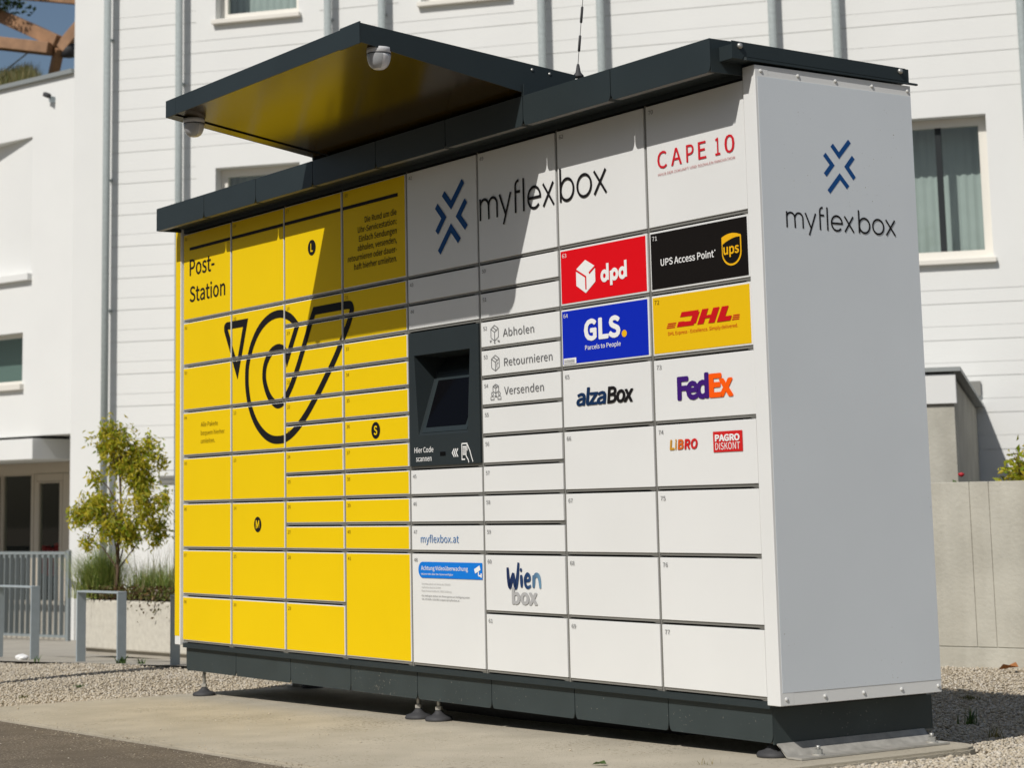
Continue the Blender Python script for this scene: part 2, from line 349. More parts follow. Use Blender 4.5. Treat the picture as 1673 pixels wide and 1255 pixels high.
def text2d(s, x0, z0, width, cap, w=0, shear=0, spacing=1, right=False):
    """w: weight, 0 light, 1 semibold, 2 and more heavy"""
    H = glyphs('H', 0, 0, 1)[0]; ch = H[:, 1].max()-H[:, 1].min(); off = ch*.0205*min(w, 1); e = ch*.036*max(0, w-1)
    v, fs = bolder(glyphs(s, off, shear, spacing), e); hv, _ = bolder(glyphs('H', off, 0, 1), e); v = v.copy()
    lo, hi = v[:, 0].min(), v[:, 0].max()
    v[:, 0] = (v[:, 0]-lo)/(hi-lo)*width+(x0-width if right else x0)
    v[:, 1] = (v[:, 1]-hv[:, 1].min())*cap/(hv[:, 1].max()-hv[:, 1].min())+z0
    return v, fs
def spline(pts, closed=False, sub=5):
    n = len(pts); out = []; P = [np.array(p, float) for p in pts]
    rng_ = range(n if closed else n-1)
    for i in rng_:
        p0 = P[(i-1) % n] if closed or i > 0 else P[i]; p1 = P[i]; p2 = P[(i+1) % n]; p3 = P[(i+2) % n] if closed or i+2 < n else P[i+1]
        for k in range(sub):
            t = k/sub; out.append(.5*((2*p1)+(-p0+p2)*t+(2*p0-5*p1+4*p2-p3)*t*t+(-p0+3*p1-3*p2+p3)*t**3))
    if not closed: out.append(P[-1])
    return out
def stroke(pts, w, closed=False):
    P = [np.array(p, float) for p in pts]; n = len(P); L = []; R = []
    ws = w if isinstance(w, (list, tuple, np.ndarray)) else [w]*n
    for i in range(n):
        a_ = P[i]-P[i-1] if (closed or i > 0) else P[1]-P[0]; b_ = P[(i+1) % n]-P[i] if (closed or i < n-1) else P[-1]-P[-2]
        a_ = a_/(np.linalg.norm(a_)+1e-9); b_ = b_/(np.linalg.norm(b_)+1e-9)
        na, nb = np.array([-a_[1], a_[0]]), np.array([-b_[1], b_[0]]); m_ = na+nb; m_ = m_/(np.linalg.norm(m_)+1e-9)
        k = 1/max(.42, float(m_@na)); L.append(P[i]+m_*k*ws[i]/2); R.append(P[i]-m_*k*ws[i]/2)
    V = L+R; Q = [(i, n+i, n+(i+1) % n, (i+1) % n) for i in range(n if closed else n-1)]
    return np.array(V), Q
def arc(cx, cz, rx, rz, a0, a1, n=14):
    return [(cx+rx*math.cos(math.radians(a0+(a1-a0)*i/n)), cz+rz*math.sin(math.radians(a0+(a1-a0)*i/n))) for i in range(n+1)]
def merge(*parts):
    V, Q = [], []
    for i_, (v, q) in enumerate(parts):
        b_ = len(V); V += [(p[0], p[1], (p[2] if len(p) > 2 else 0)+i_*.00006) for p in v]; Q += [tuple(i+b_ for i in k) for k in q]
    return np.array(V), Q
def poly(pts): return np.array(pts, float), [tuple(range(len(pts)))]
def disc(cx, cz, rx, rz, n=28): return poly(arc(cx, cz, rx, rz, 0, 360, n)[:-1])
def rect(x0, z0, x1, z1): return poly([(x0, z0), (x1, z0), (x1, z1), (x0, z1)])

# ------------------------------------------------------------------ parcel locker
LK = empty('parcel_locker', (2.1, .35, zg(2.1)))
tag(LK, 'long yellow and white parcel locker station with dark roof and canopy', 'parcel locker')
LOC = Vector(LK.location)
LKROOT = LK
def shift(o):      # parts are built in world coordinates; keep them there under the root
    o.location = -LOC; return o
def P(o, label=None):
    o.parent = LK; shift(o)
    if label: o['label'] = label
    return o
GX, GZ = .0078, .0080      # half gaps between doors
W8 = 8*WC; XR = 4.2695
DOORS = []                 # (obj, x0,x1,z0,z1,rear offset)
cols = [[2]+[1]*7, [2]+[1]*7, [2]+[.5]*10+[1, 1], [2]+[.5]*10+[2], [2, .5, .5, -2.5, .5, .5, .5, 2], [2]+[.5]*10+[1, 1], [2]+[1]*7, [2]+[1]*7]
FILM = {63: 'red', 64: 'blue64', 71: 'black71', 72: 'dhly'}
LABEL = {63: 'red door with a white parcel cube logo', 64: 'royal blue door with bold white lettering', 71: 'black door with a golden shield', 72: 'mustard yellow door with red slanted lettering',
         60: 'white door with blue and grey brushed lettering', 65: 'white door with navy and black lettering', 73: 'white door with purple and orange lettering', 74: 'white door with two small red and orange logos',
         70: 'white door with crimson lettering under the roof edge', 48: 'tall white door with an azure warning banner', 42: 'white door with a blue chevron emblem', 47: 'white door with a blue web address',
         52: 'white door with a parcel icon reading Abholen', 53: 'white door with a parcel icon reading Retournieren', 54: 'white door with a parcel icon reading Versenden', 36: 'yellow door with a black disc S', 14: 'yellow door with a black disc M', 17: 'tall yellow door with a black disc L',
         30: 'tall yellow door with small German text', 1: 'tall yellow door reading Post-Station', 4: 'yellow door with three lines of small text'}
num = 0; meshcache = {}; screen_rect = None
for ci, col in enumerate(cols):
    z = 2.0
    for h in col:
        x0, x1 = ci*WC+GX, (ci+1)*WC-GX; z1 = z-GZ; z0 = z-abs(h)*U+GZ; z -= abs(h)*U
        if h < 0: screen_rect = (x0, x1, z0, z1); continue
        num += 1; yel = ci < 4
        d = box('door', (x0, x1, 0, .03, z0, z1), M['white'], bev=.0016); P(d)
        if num in LABEL: d['label'] = LABEL[num]
        DOORS.append((d, x0, x1, z0, z1, num))
        if yel or num in FILM:
            i_ = .0035 if yel else .0065
            v, q = boxvf(x0+i_, x1-i_, -.0012, .0005, z0+i_, z1-i_); fo = raw('film', v, q, M['yellow'] if yel else M[FILM[num]], d)
YP = -.0024
def onto(name, d, vf, m, y=YP):
    v, fs = vf
    o = raw(name, [(p_[0], y-(p_[2] if len(p_) > 2 else 0), p_[1]) for p_ in v], fs, m, d); return o
def clip(vf, x0, x1, z0, z1):
    v, fs = vf; bm = bmesh.new(); bv = [bm.verts.new((p_[0], p_[2] if len(p_) > 2 else 0, p_[1])) for p_ in v]
    for f_ in fs:
        try: bm.faces.new([bv[i] for i in f_])
        except ValueError: pass
    for co, no in (((x0, 0, 0), (-1, 0, 0)), ((x1, 0, 0), (1, 0, 0)), ((0, 0, z0), (0, 0, -1)), ((0, 0, z1), (0, 0, 1))):
        bmesh.ops.bisect_plane(bm, geom=bm.verts[:]+bm.edges[:]+bm.faces[:], plane_co=co, plane_no=no, clear_outer=True)
    bm.verts.index_update(); vv = [(q.co.x, q.co.z, q.co.y) for q in bm.verts]; ff = [tuple(w.index for w in f_.verts) for f_ in bm.faces]; bm.free()
    return vv, ff
def islands(v, fs):
    par = list(range(len(v)))
    def find(i):
        while par[i] != i: par[i] = par[par[i]]; i = par[i]
        return i
    for f_ in fs:
        for k in f_[1:]: par[find(k)] = find(f_[0])
    out = []
    for r_ in sorted({find(f_[0]) for f_ in fs}):
        ids = [i for i in range(len(v)) if find(i) == r_]; mp = {a_: b_ for b_, a_ in enumerate(ids)}
        out.append(([v[i] for i in ids], [tuple(mp[i] for i in f_) for f_ in fs if find(f_[0]) == r_]))
    return out
def printon(name, vf, m, y=YP):
    """lay a print on every door it crosses, cut at the door edges"""
    v = np.array(vf[0]); lo, hi = v.min(0), v.max(0)
    for d, x0, x1, z0, z1, n_ in DOORS:
        if hi[0] < x0 or lo[0] > x1 or hi[1] < z0 or lo[1] > z1: continue
        i_ = .002
        if lo[0] >= x0 and hi[0] <= x1 and lo[1] >= z0 and hi[1] <= z1: onto(name, d, vf, m, y)
        else:
            c = clip(vf, x0+i_, x1-i_, z0+i_, z1-i_)
            for c1 in (islands(*c) if name == 'emblem' else [c] if c[1] else []): onto(name, d, c1, m, y)
# door numbers
for d, x0, x1, z0, z1, n_ in DOORS:
    s = '%02d' % n_; mm = 'inky' if n_ < 42 else ('whitep' if n_ in (63, 64, 71) else ('inkg' if n_ != 72 else 'inky'))
    onto('number', d, text2d(s, x0+.017, z1-.031, .026, .0145, w=0), M[mm])
# yellow part
printon('stripe', rect(.0777, 1.9065, 2.040, 1.9215), M['ink'])
printon('lettering', text2d('Post-', .0784, 1.7795, .272, .081, w=1), M['ink'])
printon('lettering', text2d('Station', .0788, 1.6483, .386, .077, w=1), M['ink'])
for cx, cz, s in ((1.3115, 1.777, 'L'), (1.841, .943, 'S'), (.7895, .5588, 'M')):
    printon('disc', disc(cx, cz, .0352, .0352), M['ink'])
    wd = {'L': .020, 'S': .027, 'M': .033}[s]
    printon('letter', text2d(s, cx-wd/2+.001, cz-.019, wd, .038, w=1.4), M['yellow'], YP-.0012)
LN = ['Die Rund um die', 'Uhr-Servicestation:', 'Einfach Sendungen', 'abholen, versenden,', 'retournieren oder dauer-', 'haft hierher umleiten.']
for i_, (s, wd) in enumerate(zip(LN, (.258, .316, .307, .319, .402, .349))):
    printon('lettering', text2d(s, 2.0285, 1.8307-.0390*i_, wd,   .0252, w=.8, right=True), M['ink'])
for s, x1_, zz in (('Alle Pakete', .3876, 1.029), ('bequem hierher', .4566, .988), ('umleiten.', .357, .949)):
    printon('lettering', text2d(s, .206, zz, x1_-.206, .0215, w=0), M['inky'])
HORN = [(1.1735, 1.4401), (1.1091, 1.4829), (1.0196, 1.5065), (.9161, 1.5001), (.8167, 1.4588), (.7408, 1.3882), (.696, 1.3028), (.6868, 1.2442), (.6916, 1.1789), (.7203, 1.095), (.7764, 1.0221), (.8506, .9700), (.9238, .9434), (.9961, .9369), (1.0677, .9438), (1.1503, .9745), (1.2437, 1.032), (1.3358, 1.1062), (1.4269, 1.191), (1.5056, 1.2684), (1.5726, 1.3457), (1.6279, 1.4122), (1.655, 1.4589), (1.6548, 1.4783), (1.6353, 1.4897), (1.5643, 1.4914), (1.3302, 1.4914)]
HORN2 = [(1.2951, 1.441), (1.2422, 1.357), (1.177, 1.255), (1.1174, 1.176), (1.0577, 1.1205), (1.0096, 1.0981), (.9585, 1.103), (.901, 1.1435), (.8641, 1.2038), (.8592, 1.2508), (.8776, 1.2959), (.927, 1.3389), (.988, 1.3529), (1.042, 1.3419), (1.0725, 1.3185)]
def horn():
    a_ = [p for p in spline(HORN[:-1], sub=4)]+[np.array(HORN[-1])]
    b_ = spline([HORN[-1]]+HORN2, sub=4)[1:]
    return stroke(a_+b_+[np.array((1.0785, 1.2985)), np.array((1.1075, 1.3426))], .036, closed=True)
printon('emblem', horn(), M['ink'])
tri = spline([(.4700, 1.4762), (.4690, 1.4902), (.4800, 1.4962), (.4990, 1.4962)], sub=4)
printon('emblem', stroke(list(tri)+[(.672, 1.4962), (.5885, 1.275)], .036, closed=True), M['ink'])
# white part: the big wordmark drawn as one-line strokes
def wordmark(x0, z0, k, mirror=False):
    """thin geometric lettering; unit metres of the large version, origin at the foot of the first letter"""
    w_ = .0105; xh = .0865; A = .127; D = -.033
    B = []
    def s_(p, closed=False): B.append(stroke(p, w_, closed))
    h = w_/2; t = xh-h
    # m
    s_([(h, 0), (h, xh-.028)]+arc(.034, xh-.034, .034-h, .029, 168, 8, 10)+[(.064, 0)])
    s_([(.064, .02), (.064, xh-.028)]+arc(.0925, xh-.034, .0925-.064, .029, 172, 8, 10)+[(.121, 0)])
    s_([(h, 0), (h, xh)])
    # y
    s_([(.1390, xh), (.1785, .004)]); s_([(.2145, xh), (.1632, D)])
    # f
    s_([(.2455, 0), (.2455, A-.026)]+arc(.267, A-.0265, .0215, .0225, 180, 85, 8)); s_([(.2455, xh-.006), (.277, xh-.006)])
    # l
    s_([(.2998, 0), (.2998, A)])
    # e
    s_([(.329, .043), (.408, .043)]+arc(.3685, .0435, .0395, .0405, 2, 318, 26))
    # x
    s_([(.4265, xh), (.4935, 0)]); s_([(.4915, xh), (.4265, 0)])
    # b
    s_([(.5345, 0), (.5345, A)]); s_(arc(.5750, .0435, .0395, .0405, 0, 360, 28)[:-1], True)
    # o
    s_(arc(.6795, .0435, .0415, .0405, 0, 360, 28)[:-1], True)
    # x
    s_([(.7395, xh), (.8095, 0)]); s_([(.8085, xh), (.7395, 0)])
    v, q = merge(*B); v[:, :2] *= k; v[:, 0] += x0; v[:, 1] += z0
    return v, q
printon('wordmark', wordmark(2.6463, 1.7235, 1.0), M['ink'])
CHEV = (((2.3868, 1.8694), (2.4435, 1.815), (2.531, 1.9001)), ((2.3344, 1.825), (2.3891, 1.771), (2.3356, 1.7164)), ((2.5499, 1.8199), (2.4945, 1.7648), (2.5506, 1.7114)), ((2.351, 1.6337), (2.4397, 1.7229), (2.4989, 1.6643)))
for c in CHEV: printon('emblem', stroke(c, .0265), M['blue'])
# crimson sign
for s, a_, b_ in (('C', 3.7466, 3.7985), ('A', 3.8203, 3.8778), ('P', 3.9018, 3.9415), ('E', 3.9640, 4.0050), ('1', 4.0515, 4.0765), ('0', 4.0991, 4.1486)):
    printon('lettering', text2d(s, a_, 1.7625, b_-a_, .0595, w=0.55), M['cape'])
printon('lettering', text2d('HAUS DER ZUKUNFT UND SOZIALEN INNOVATION', 3.7482, 1.7375, .400, .0092, w=0), M['capel'])
# parcel icons
def cube(cx, cz, w_, h_, lw=.0026, lid=True):
    x0, x1 = cx-w_/2, cx+w_/2; t = cz+h_/2; b_ = cz-h_/2; q = h_*.22
    S_ = [stroke([(x0, b_+q), (cx, b_), (x1, b_+q), (x1, t-q), (cx, t), (x0, t-q)], lw, True), stroke([(x0, t-q), (cx, t-2*q), (x1, t-q)], lw), stroke([(cx, t-2*q), (cx, b_)], lw), stroke([(x0+w_*.27, t-q*.55), (cx+w_*.27, t-q*1.5)], lw)]
    return S_
def arrow(x, z, dx, dz, lw=.0026):
    e = (x+dx, z+dz); k_ = .35
    return [stroke([(x, z), e], lw), stroke([(e[0]-k_*dx-k_*dz, e[1]-k_*dz+k_*dx), e, (e[0]-k_*dx+k_*dz, e[1]-k_*dz-k_*dx)], lw)]
printon('icon', merge(*(cube(2.7302, 1.279, .050, .060)+arrow(2.712, 1.252, -.013, -.004)+arrow(2.748, 1.249, .014, -.004)+arrow(2.7302, 1.252, 0, -.013))), M['inkg'])
printon('icon', merge(*(cube(2.732, 1.1634, .052, .060)+[stroke([(2.742, 1.146), (2.742, 1.160), (2.752, 1.165)], .0026)])), M['inkg'])
def person_icon(cx, cz):
    return [stroke(arc(cx, cz+.012, .0065, .0065, 0, 360, 12)[:-1], .0024, True), stroke([(cx-.011, cz-.010), (cx-.011, cz-.002), (cx-.006, cz+.003), (cx+.006, cz+.003), (cx+.011, cz-.002), (cx+.011, cz-.010)], .0024, True)]
printon('icon', merge(*(cube(2.731, 1.0655, .038, .034)+person_icon(2.7075, 1.0345)+person_icon(2.7545, 1.0345)+arrow(2.731, 1.050, 0, -.016)+[stroke([(2.722, 1.036), (2.740, 1.036)], .0024)])), M['inkg'])
for s, x0, z_, x1 in (('Abholen', 2.7865, 1.2605, 2.9894), ('Retournieren', 2.7912, 1.1480, 3.1039), ('Versenden', 2.7871, 1.0394, 3.0438)):
    printon('lettering', text2d(s, x0, z_, x1-x0, .0293, w=0), M['inkg'])
# red door
printon('emblem', poly([(3.3185, 1.4952), (3.3725, 1.4680), (3.3755, 1.4590), (3.3755, 1.4106), (3.3172, 1.3745), (3.2616, 1.4060), (3.2616, 1.4590), (3.2660, 1.4680)]), M['whitep'])
printon('emblem_line', merge(stroke([(3.2600, 1.4640), (3.3196, 1.4335), (3.3196, 1.3880)], .0068), stroke([(3.3780, 1.4660), (3.3400, 1.4445)], .0075)), M['red'], YP-.0012)
def dpd():
    w_ = .0165; o = []
    for cx, up in ((3.4235+.0085, 1), (3.4235+.0085+.0525, -1), (3.4235+.0085+.104, 1)):
        o.append(stroke(arc(cx-.003*up, 1.4255, .0150, .0158, 0, 360, 22)[:-1], w_*.86, True))
        xs_ = cx+.0160*up
        o.append(stroke([(xs_, 1.4090), (xs_, 1.4690)] if up > 0 else [(xs_, 1.3880), (xs_, 1.4400)], w_*.86))
    return merge(*o)
printon('lettering', dpd(), M['whitep'])
# black door
printon('lettering', text2d('UPS Access Point', 3.7467, 1.4255, .278, .0238, w=1), M['whitep'])
printon('lettering', disc(4.031, 1.447, .0026, .0026), M['whitep'])
def shield(x0, x1, zt, zb, g=0):
    cx = (x0+x1)/2; h = zt-zb
    top = [(x1-(x1-x0)*i/10, zt-.010*(abs(i-5)/5)**2) for i in range(11)]
    left = [(x0, zb+h*.40)]+arc(x0+(cx-x0)*1.0, zb+h*.40, cx-x0, h*.40, 180, 270, 9)[1:]
    right = arc(cx, zb+h*.40, x1-cx, h*.40, 270, 360, 9)[1:]
    return poly((top+left+right)[::-1])
printon('emblem', shield(4.0660, 4.1625, 1.4945, 1.3874), M['gold'])
def shield_in():
    x0, x1, zb = 4.0712, 4.1573, 1.3940; cx = (x0+x1)/2; zt = 1.4790; h = 1.4945-zb
    top = [(x1, zt)]+[(x1-(x1-x0)*t, zt+.001-.020*t*t+.001*t) for t in (.2, .4, .6, .8, 1)]
    return poly((top+[(x0, zb+h*.40)]+arc(cx, zb+h*.40, cx-x0, h*.395, 180, 270, 9)[1:]+arc(cx, zb+h*.40, x1-cx, h*.395, 270, 360, 9)[1:])[::-1])
printon('emblem_field', shield_in(), M['black71'], YP-.0011)
printon('emblem_lettering', text2d('ups', 4.0765, 1.4255, .0765, .034, w=1.4), M['gold'], YP-.0022)
# blue door
printon('lettering', text2d('GLS', 3.301, 1.2005, .212, .0775, w=2.4, spacing=1.02), M['whitep'])
printon('dot', disc(3.5342, 1.2102, .0142, .0125), M['gold'])
printon('lettering', text2d('Parcels to People', 3.305, 1.1690, .2071, .0160, w=0.55), M['whitep'])
printon('sticker', rect(3.1735, 1.1255, 3.2500, 1.1465), M['whitep'])
printon('sticker_bars', merge(*[rect(3.179+i*.0049, 1.1290, 3.179+i*.0049+.0024, 1.1420) for i in range(13)]), M['inkl'], YP-.0011)
# mustard door
def dhl():
    k = (4.0943-3.8198)/3.12; H = .0492; sh = .0285
    R = [(0, 0, .36, .36), (0, .66, 1.0, 1), (.18, 0, 1.0, .32), (.74, .12, 1.10, .88), (1.22, 0, 1.58, .44), (1.22, .54, 1.58, 1), (1.86, 0, 2.22, .44), (1.86, .54, 2.22, 1), (1.22, .36, 2.22, .56), (2.36, 0, 2.74, 1), (2.36, 0, 3.12, .32)]
    o = []
    for i_, (a_, b_, c_, d_) in enumerate(R):
        o.append(poly([(3.8198+k*a_+sh*b_, 1.2075+H*b_), (3.8198+k*c_+sh*b_, 1.2075+H*b_), (3.8198+k*c_+sh*d_, 1.2075+H*d_), (3.8198+k*a_+sh*d_, 1.2075+H*d_)]))
    return o
for i_, v_ in enumerate(dhl()): printon('lettering', v_, M['dhlr'], YP-.0001*i_)
for i_ in range(3):
    zz = 1.2075+.0066*i_; sx_ = .0035*i_
    printon('speed_line', rect(3.766+sx_, zz, 3.8105+sx_, zz+.0035), M['dhlr']); printon('speed_line', rect(4.102+sx_, zz, 4.138+sx_*.4, zz+.0035), M['dhlr'])
printon('lettering', text2d('DHL Express - Excellence. Simply delivered.', 3.773, 1.1832, .357, .0115, w=0), M['dhlr'])
# white logo doors
printon('lettering', text2d('alza', 3.2437, .9705, .178, .0595, w=1.7, shear=.12, spacing=.95), M['navy'])
printon('lettering', text2d('Box', 3.4255, .9705, .1515, .0595, w=1.8, shear=.12, spacing=.95), M['ink'])
printon('lettering', text2d('Fed', 3.8110, .9605, .1635, .0800, w=2.4, spacing=.93), M['purple'])
printon('lettering', text2d('Ex', 3.9755, .9605, .1205, .0800, w=2.4, spacing=.93), M['orange'])
for s, a_, b_, mm in (('L', 3.762, 3.787, 'lib1'), ('i', 3.7905, 3.8000, 'lib1'), ('B', 3.8040, 3.8360, 'lib2'), ('R', 3.8390, 3.8710, 'lib3'), ('O', 3.8730, 3.9085, 'lib3')):
    printon('lettering', text2d(s, a_, .7953, b_-a_, .0345, w=2.4, shear=.12), M[mm])
printon('sign_field', rect(3.9877, .7803, 4.1328, .8477), M['lib3'])
printon('lettering', text2d('PAGRO', 3.9985, .8150, .122, .0225, w=2.4), M['whitep'], YP-.0011)
printon('lettering', text2d('DISKONT', 3.9985, .7880, .122, .0225, w=0), M['whitep'], YP-.0011)
# web address, warning banner, brushed lettering
printon('lettering', text2d('myflexbox.at', 2.180, .4820, .2755, .0285, w=0), M['bluel'])
bx = [(2.6165, .3425)]+[(2.6165, .4055)]+arc(2.191, .3740, .0315, .0315, 90, 270, 12)
printon('banner', poly(bx[::-1]), M['banner'])
printon('lettering', text2d('Achtung Videoüberwachung', 2.1815, .3735, .3377, .0158, w=0.55), M['whitep'], YP-.0011)
printon('lettering', text2d('Weitere Infos über den Screen verfügbar', 2.1810, .3545, .2335, .0068, w=0.55), M['whitep'], YP-.0011)
printon('icon', merge(poly([(2.5620, .3815), (2.5990, .3960), (2.6060, .3790), (2.5690, .3650)]), rect(2.588, .357, 2.594, .372), rect(2.592, .354, 2.614, .360), rect(2.606, .350, 2.614, .366)), M['whitep'], YP-.0011)
for s, x1, zz, mm in (('Verantwortlich im Sinne der DSGVO', 2.391, .3165, 'inkl'), ('myflexbox Austria GmbH', 2.321, .3030, 'inkl'), ('Bayerhamerstraße 16, 5020 Salzburg', 2.399, .2890, 'inkl'), ('Für Anfragen stehen wir Ihnen gerne zur Verfügung unter', 2.5267, .2695, 'inkg'), ('Tel. 00 0800 / 220 066 | support@myflexbox.at', 2.454, .2560, 'inkg')):
    printon('lettering', text2d(s, 2.182, zz, x1-2.182, .0068, w=0), M[mm])
def brush(pts, w_, sub=6):
    p = spline(pts, sub=sub); n = len(p); ww = [w_*(.45+.55*math.sin(math.pi*min(1, .12+.8*i/(n-1))))*1.15 for i in range(n)]
    return stroke(p, ww)
printon('lettering', merge(brush([(2.786, .392), (2.790, .350), (2.799, .323), (2.812, .350), (2.822, .372)], .018), brush([(2.822, .372), (2.829, .340), (2.838, .322), (2.850, .360), (2.858, .411)], .018),
    brush([(2.8735, .366), (2.8755, .345), (2.8760, .320)], .016), disc(2.8735, .384, .0072, .0072), brush([(2.900, .345), (2.926, .348), (2.927, .362), (2.913, .368), (2.899, .352), (2.902, .328), (2.918, .321), (2.936, .328)], .0135, 8),
    brush([(2.9535, .366), (2.9545, .345), (2.9520, .320)], .016), brush([(2.954, .350), (2.966, .366), (2.984, .364), (2.992, .345), (2.995, .319)], .0155)), M['wien'])
printon('lettering', text2d('box', 2.8110, .2572, .166, .0585, w=2.4), M['inkl'])
# terminal with the inclined display
x0, x1, z0, z1 = screen_rect
TP = P(empty('terminal')); TP['label'] = 'anthracite touch terminal with inclined display'
o4 = [(2.152, 1.232), (2.560, 1.232), (2.535, .907), (2.180, .907)]
fr4 = [(x0, z1), (x1, z1), (x1, z0), (x0, z0)]; yb = -.003
V = [(a_, yb, b_) for a_, b_ in fr4]+[(a_, yb, b_) for a_, b_ in o4]+[(2.165, .15, 1.225), (2.555, .15, 1.225), (2.555, .095, 1.165), (2.165, .095, 1.165)]+[(a_, .03, b_) for a_, b_ in fr4]
Q = [(0, 4, 5, 1), (1, 5, 6, 2), (2, 6, 7, 3), (3, 7, 4, 0), (4, 8, 9, 5), (8, 11, 10, 9), (11, 7, 6, 10), (4, 7, 11, 8), (5, 9, 10, 6), (0, 1, 13, 12), (1, 2, 14, 13), (2, 3, 15, 14), (3, 0, 12, 15)]
raw('housing', V, Q, M['dark2'], TP)
def pl(x, t, lift=.004):   # point on the inclined plate; t 0 foot, 1 head
    z_ = .907+(1.165-.907)*t; y_ = yb+(.095-yb)*t; nrm = Vector((0, -.258, .098)).normalized(); return (x, y_+nrm.y*lift, z_+nrm.z*lift)
V = [pl(2.222, .12), pl(2.508, .12), pl(2.515, .86), pl(2.208, .86)]
raw('display', V, [(0, 1, 2, 3)], M['glassblk'], TP)
raw('bezel', [pl(2.200, .04, .002), pl(2.525, .04, .002), pl(2.535, .95, .002), pl(2.186, .95, .002)], [(0, 1, 2, 3)], M['dark'], TP)
yt = yb-.0012
onto('lettering', TP, text2d('Hier Code', 2.1466, .8389, .141, .0208, w=0.55), M['whitep'], yt); onto('lettering', TP, text2d('scannen', 2.158, .8040, .1154, .0208, w=0.55), M['whitep'], yt)
onto('scanner_window', TP, rect(2.3365, .8215, 2.3757, .8375), M['glassblk'], yt)
onto('icon', TP, merge(*[stroke([(2.4390+i*.0135, .8466), (2.4250+i*.0135, .8307), (2.4390+i*.0135, .8147)], .0055) for i in range(3)]), M['whitep'], yt)
onto('icon', TP, merge(stroke([(2.4935, .8640), (2.5300, .8640), (2.5300, .8360)], .005), stroke([(2.4935, .8640), (2.4935, .8030), (2.5150, .8030)], .005), rect(2.4990, .8200, 2.5250, .8540), stroke([(2.533, .860), (2.550, .835), (2.560, .812), (2.570, .792)], .005), stroke([(2.518, .832), (2.524, .815), (2.538, .800), (2.541, .790)], .005)), M['whitep'], yt)
onto('icon', TP, merge(*[rect(2.502+.0055*(i % 4), .824+.007*(i//4), 2.5045+.0055*(i % 4), .828+.007*(i//4)) for i in range(16)]), M['dark2'], yt-.001)

# each door hangs a touch differently on its hinge
for d, x0, x1, z0, z1, n_ in DOORS:
    a_ = random.gauss(0, .0018); t_ = random.gauss(0, .0010); piv = Vector((x0, .015, (z0+z1)/2))
    d.matrix_basis = Matrix.Translation(-LOC) @ Matrix.Translation(piv+Vector((0, random.uniform(-.0006, .0006), random.uniform(-.0006, .0006)))) @ Matrix.Rotation(a_, 4, 'Z') @ Matrix.Rotation(t_, 4, 'X') @ Matrix.Translation(-piv)
# carcass, posts between columns, rails
P(boxes('carcass', [(.0, 4*WC, .034, .70, .0, 2.0), (5*WC, W8, .034, .70, .0, 2.0), (4*WC+.001, 5*WC-.001, .034, .16, .0, screen_rect[2]-.003), (4*WC+.001, 5*WC-.001, .034, .16, screen_rect[3]+.003, 2.0), (4*WC+.001, 5*WC-.001, .161, .70, .0, 2.0)], M['black']))
for k in range(9):
    x = k*WC
    if 0 < k < 8: P(box('post', (x-.0052, x+.0052, .0045, .034, -.012, 1.999), M['alu']))
for ci, col in enumerate(cols):
    z = 2.0
    for j, h in enumerate(col):
        z -= abs(h)*U
        P(box('rail', (ci*WC+.0085, (ci+1)*WC-.0085, .0045, .034, z-.0008, z+.0078), M['rail']))
        # catch at the hinge side
        P(prism('catch', [((ci+1)*WC-.048, z-.0007), ((ci+1)*WC-.010, z-.0007), ((ci+1)*WC-.010, z-.0055), ((ci+1)*WC-.030, z-.0055)], 'y', .0065, .03, M['rail']))
P(box('end_post', (W8+.0035, XR, -.010, .05, -.016, 2.0316), M['white'], bev=.0022))
lp = P(box('end_post', (-.062, -.0035, -.010, .05, -.016, 2.0316), M['white'], bev=.0022, label='yellow end post with white foot'))
raw('film', *boxvf(-.0600, -.0085, -.0112, -.008, .026, 2.03), M['yellow'], lp)
sp = P(box('side_panel', (XR-.02, XR-.0006, .049, .706, -.016, 2.0316), M['white'], bev=.0015, label='grey right side panel with blue emblem and black wordmark'))
raw('film', *boxvf(XR-.003, XR+.0006, .0005, .704, .0245, 1.994), M['panel'], sp)
def onside(name, vf, m): return raw(name, [(XR+.0014+(p_[2] if len(p_) > 2 else 0), p_[0], p_[1]) for p_ in vf[0]], vf[1], m, sp)
onside('wordmark', wordmark(.0996, 1.5005, .6125), M['ink'])
SC = (((.3186, 1.7912), (.3498, 1.7580), (.4012, 1.8108)), ((.2832, 1.7573), (.3165, 1.7231), (.2830, 1.6874)), ((.4155, 1.7570), (.3829, 1.7220), (.4166, 1.6843)), ((.2961, 1.6311), (.3495, 1.6870), (.385, 1.6518)))
for c in SC: onside('emblem', stroke(c, .0165), M['blue'])
for zz in (.0045, 2.0125):
    for yy in (.016, .180, .350, .520, .690):
        o = lathe('screw', [(.0065, 0), (.0065, .0018), (.0045, .004), (.0, .0046)], (XR-.0005, yy, zz), M['screwp'], n=12, axis='x'); P(o)
P(box('side_panel', (-.0625, -.043, .049, .706, -.016, 2.0316), M['yellow'], bev=.0015, label='yellow left side panel'))
P(box('back_panel', (-.04, XR-.022, .701, .712, -.016, 2.03), M['white']))
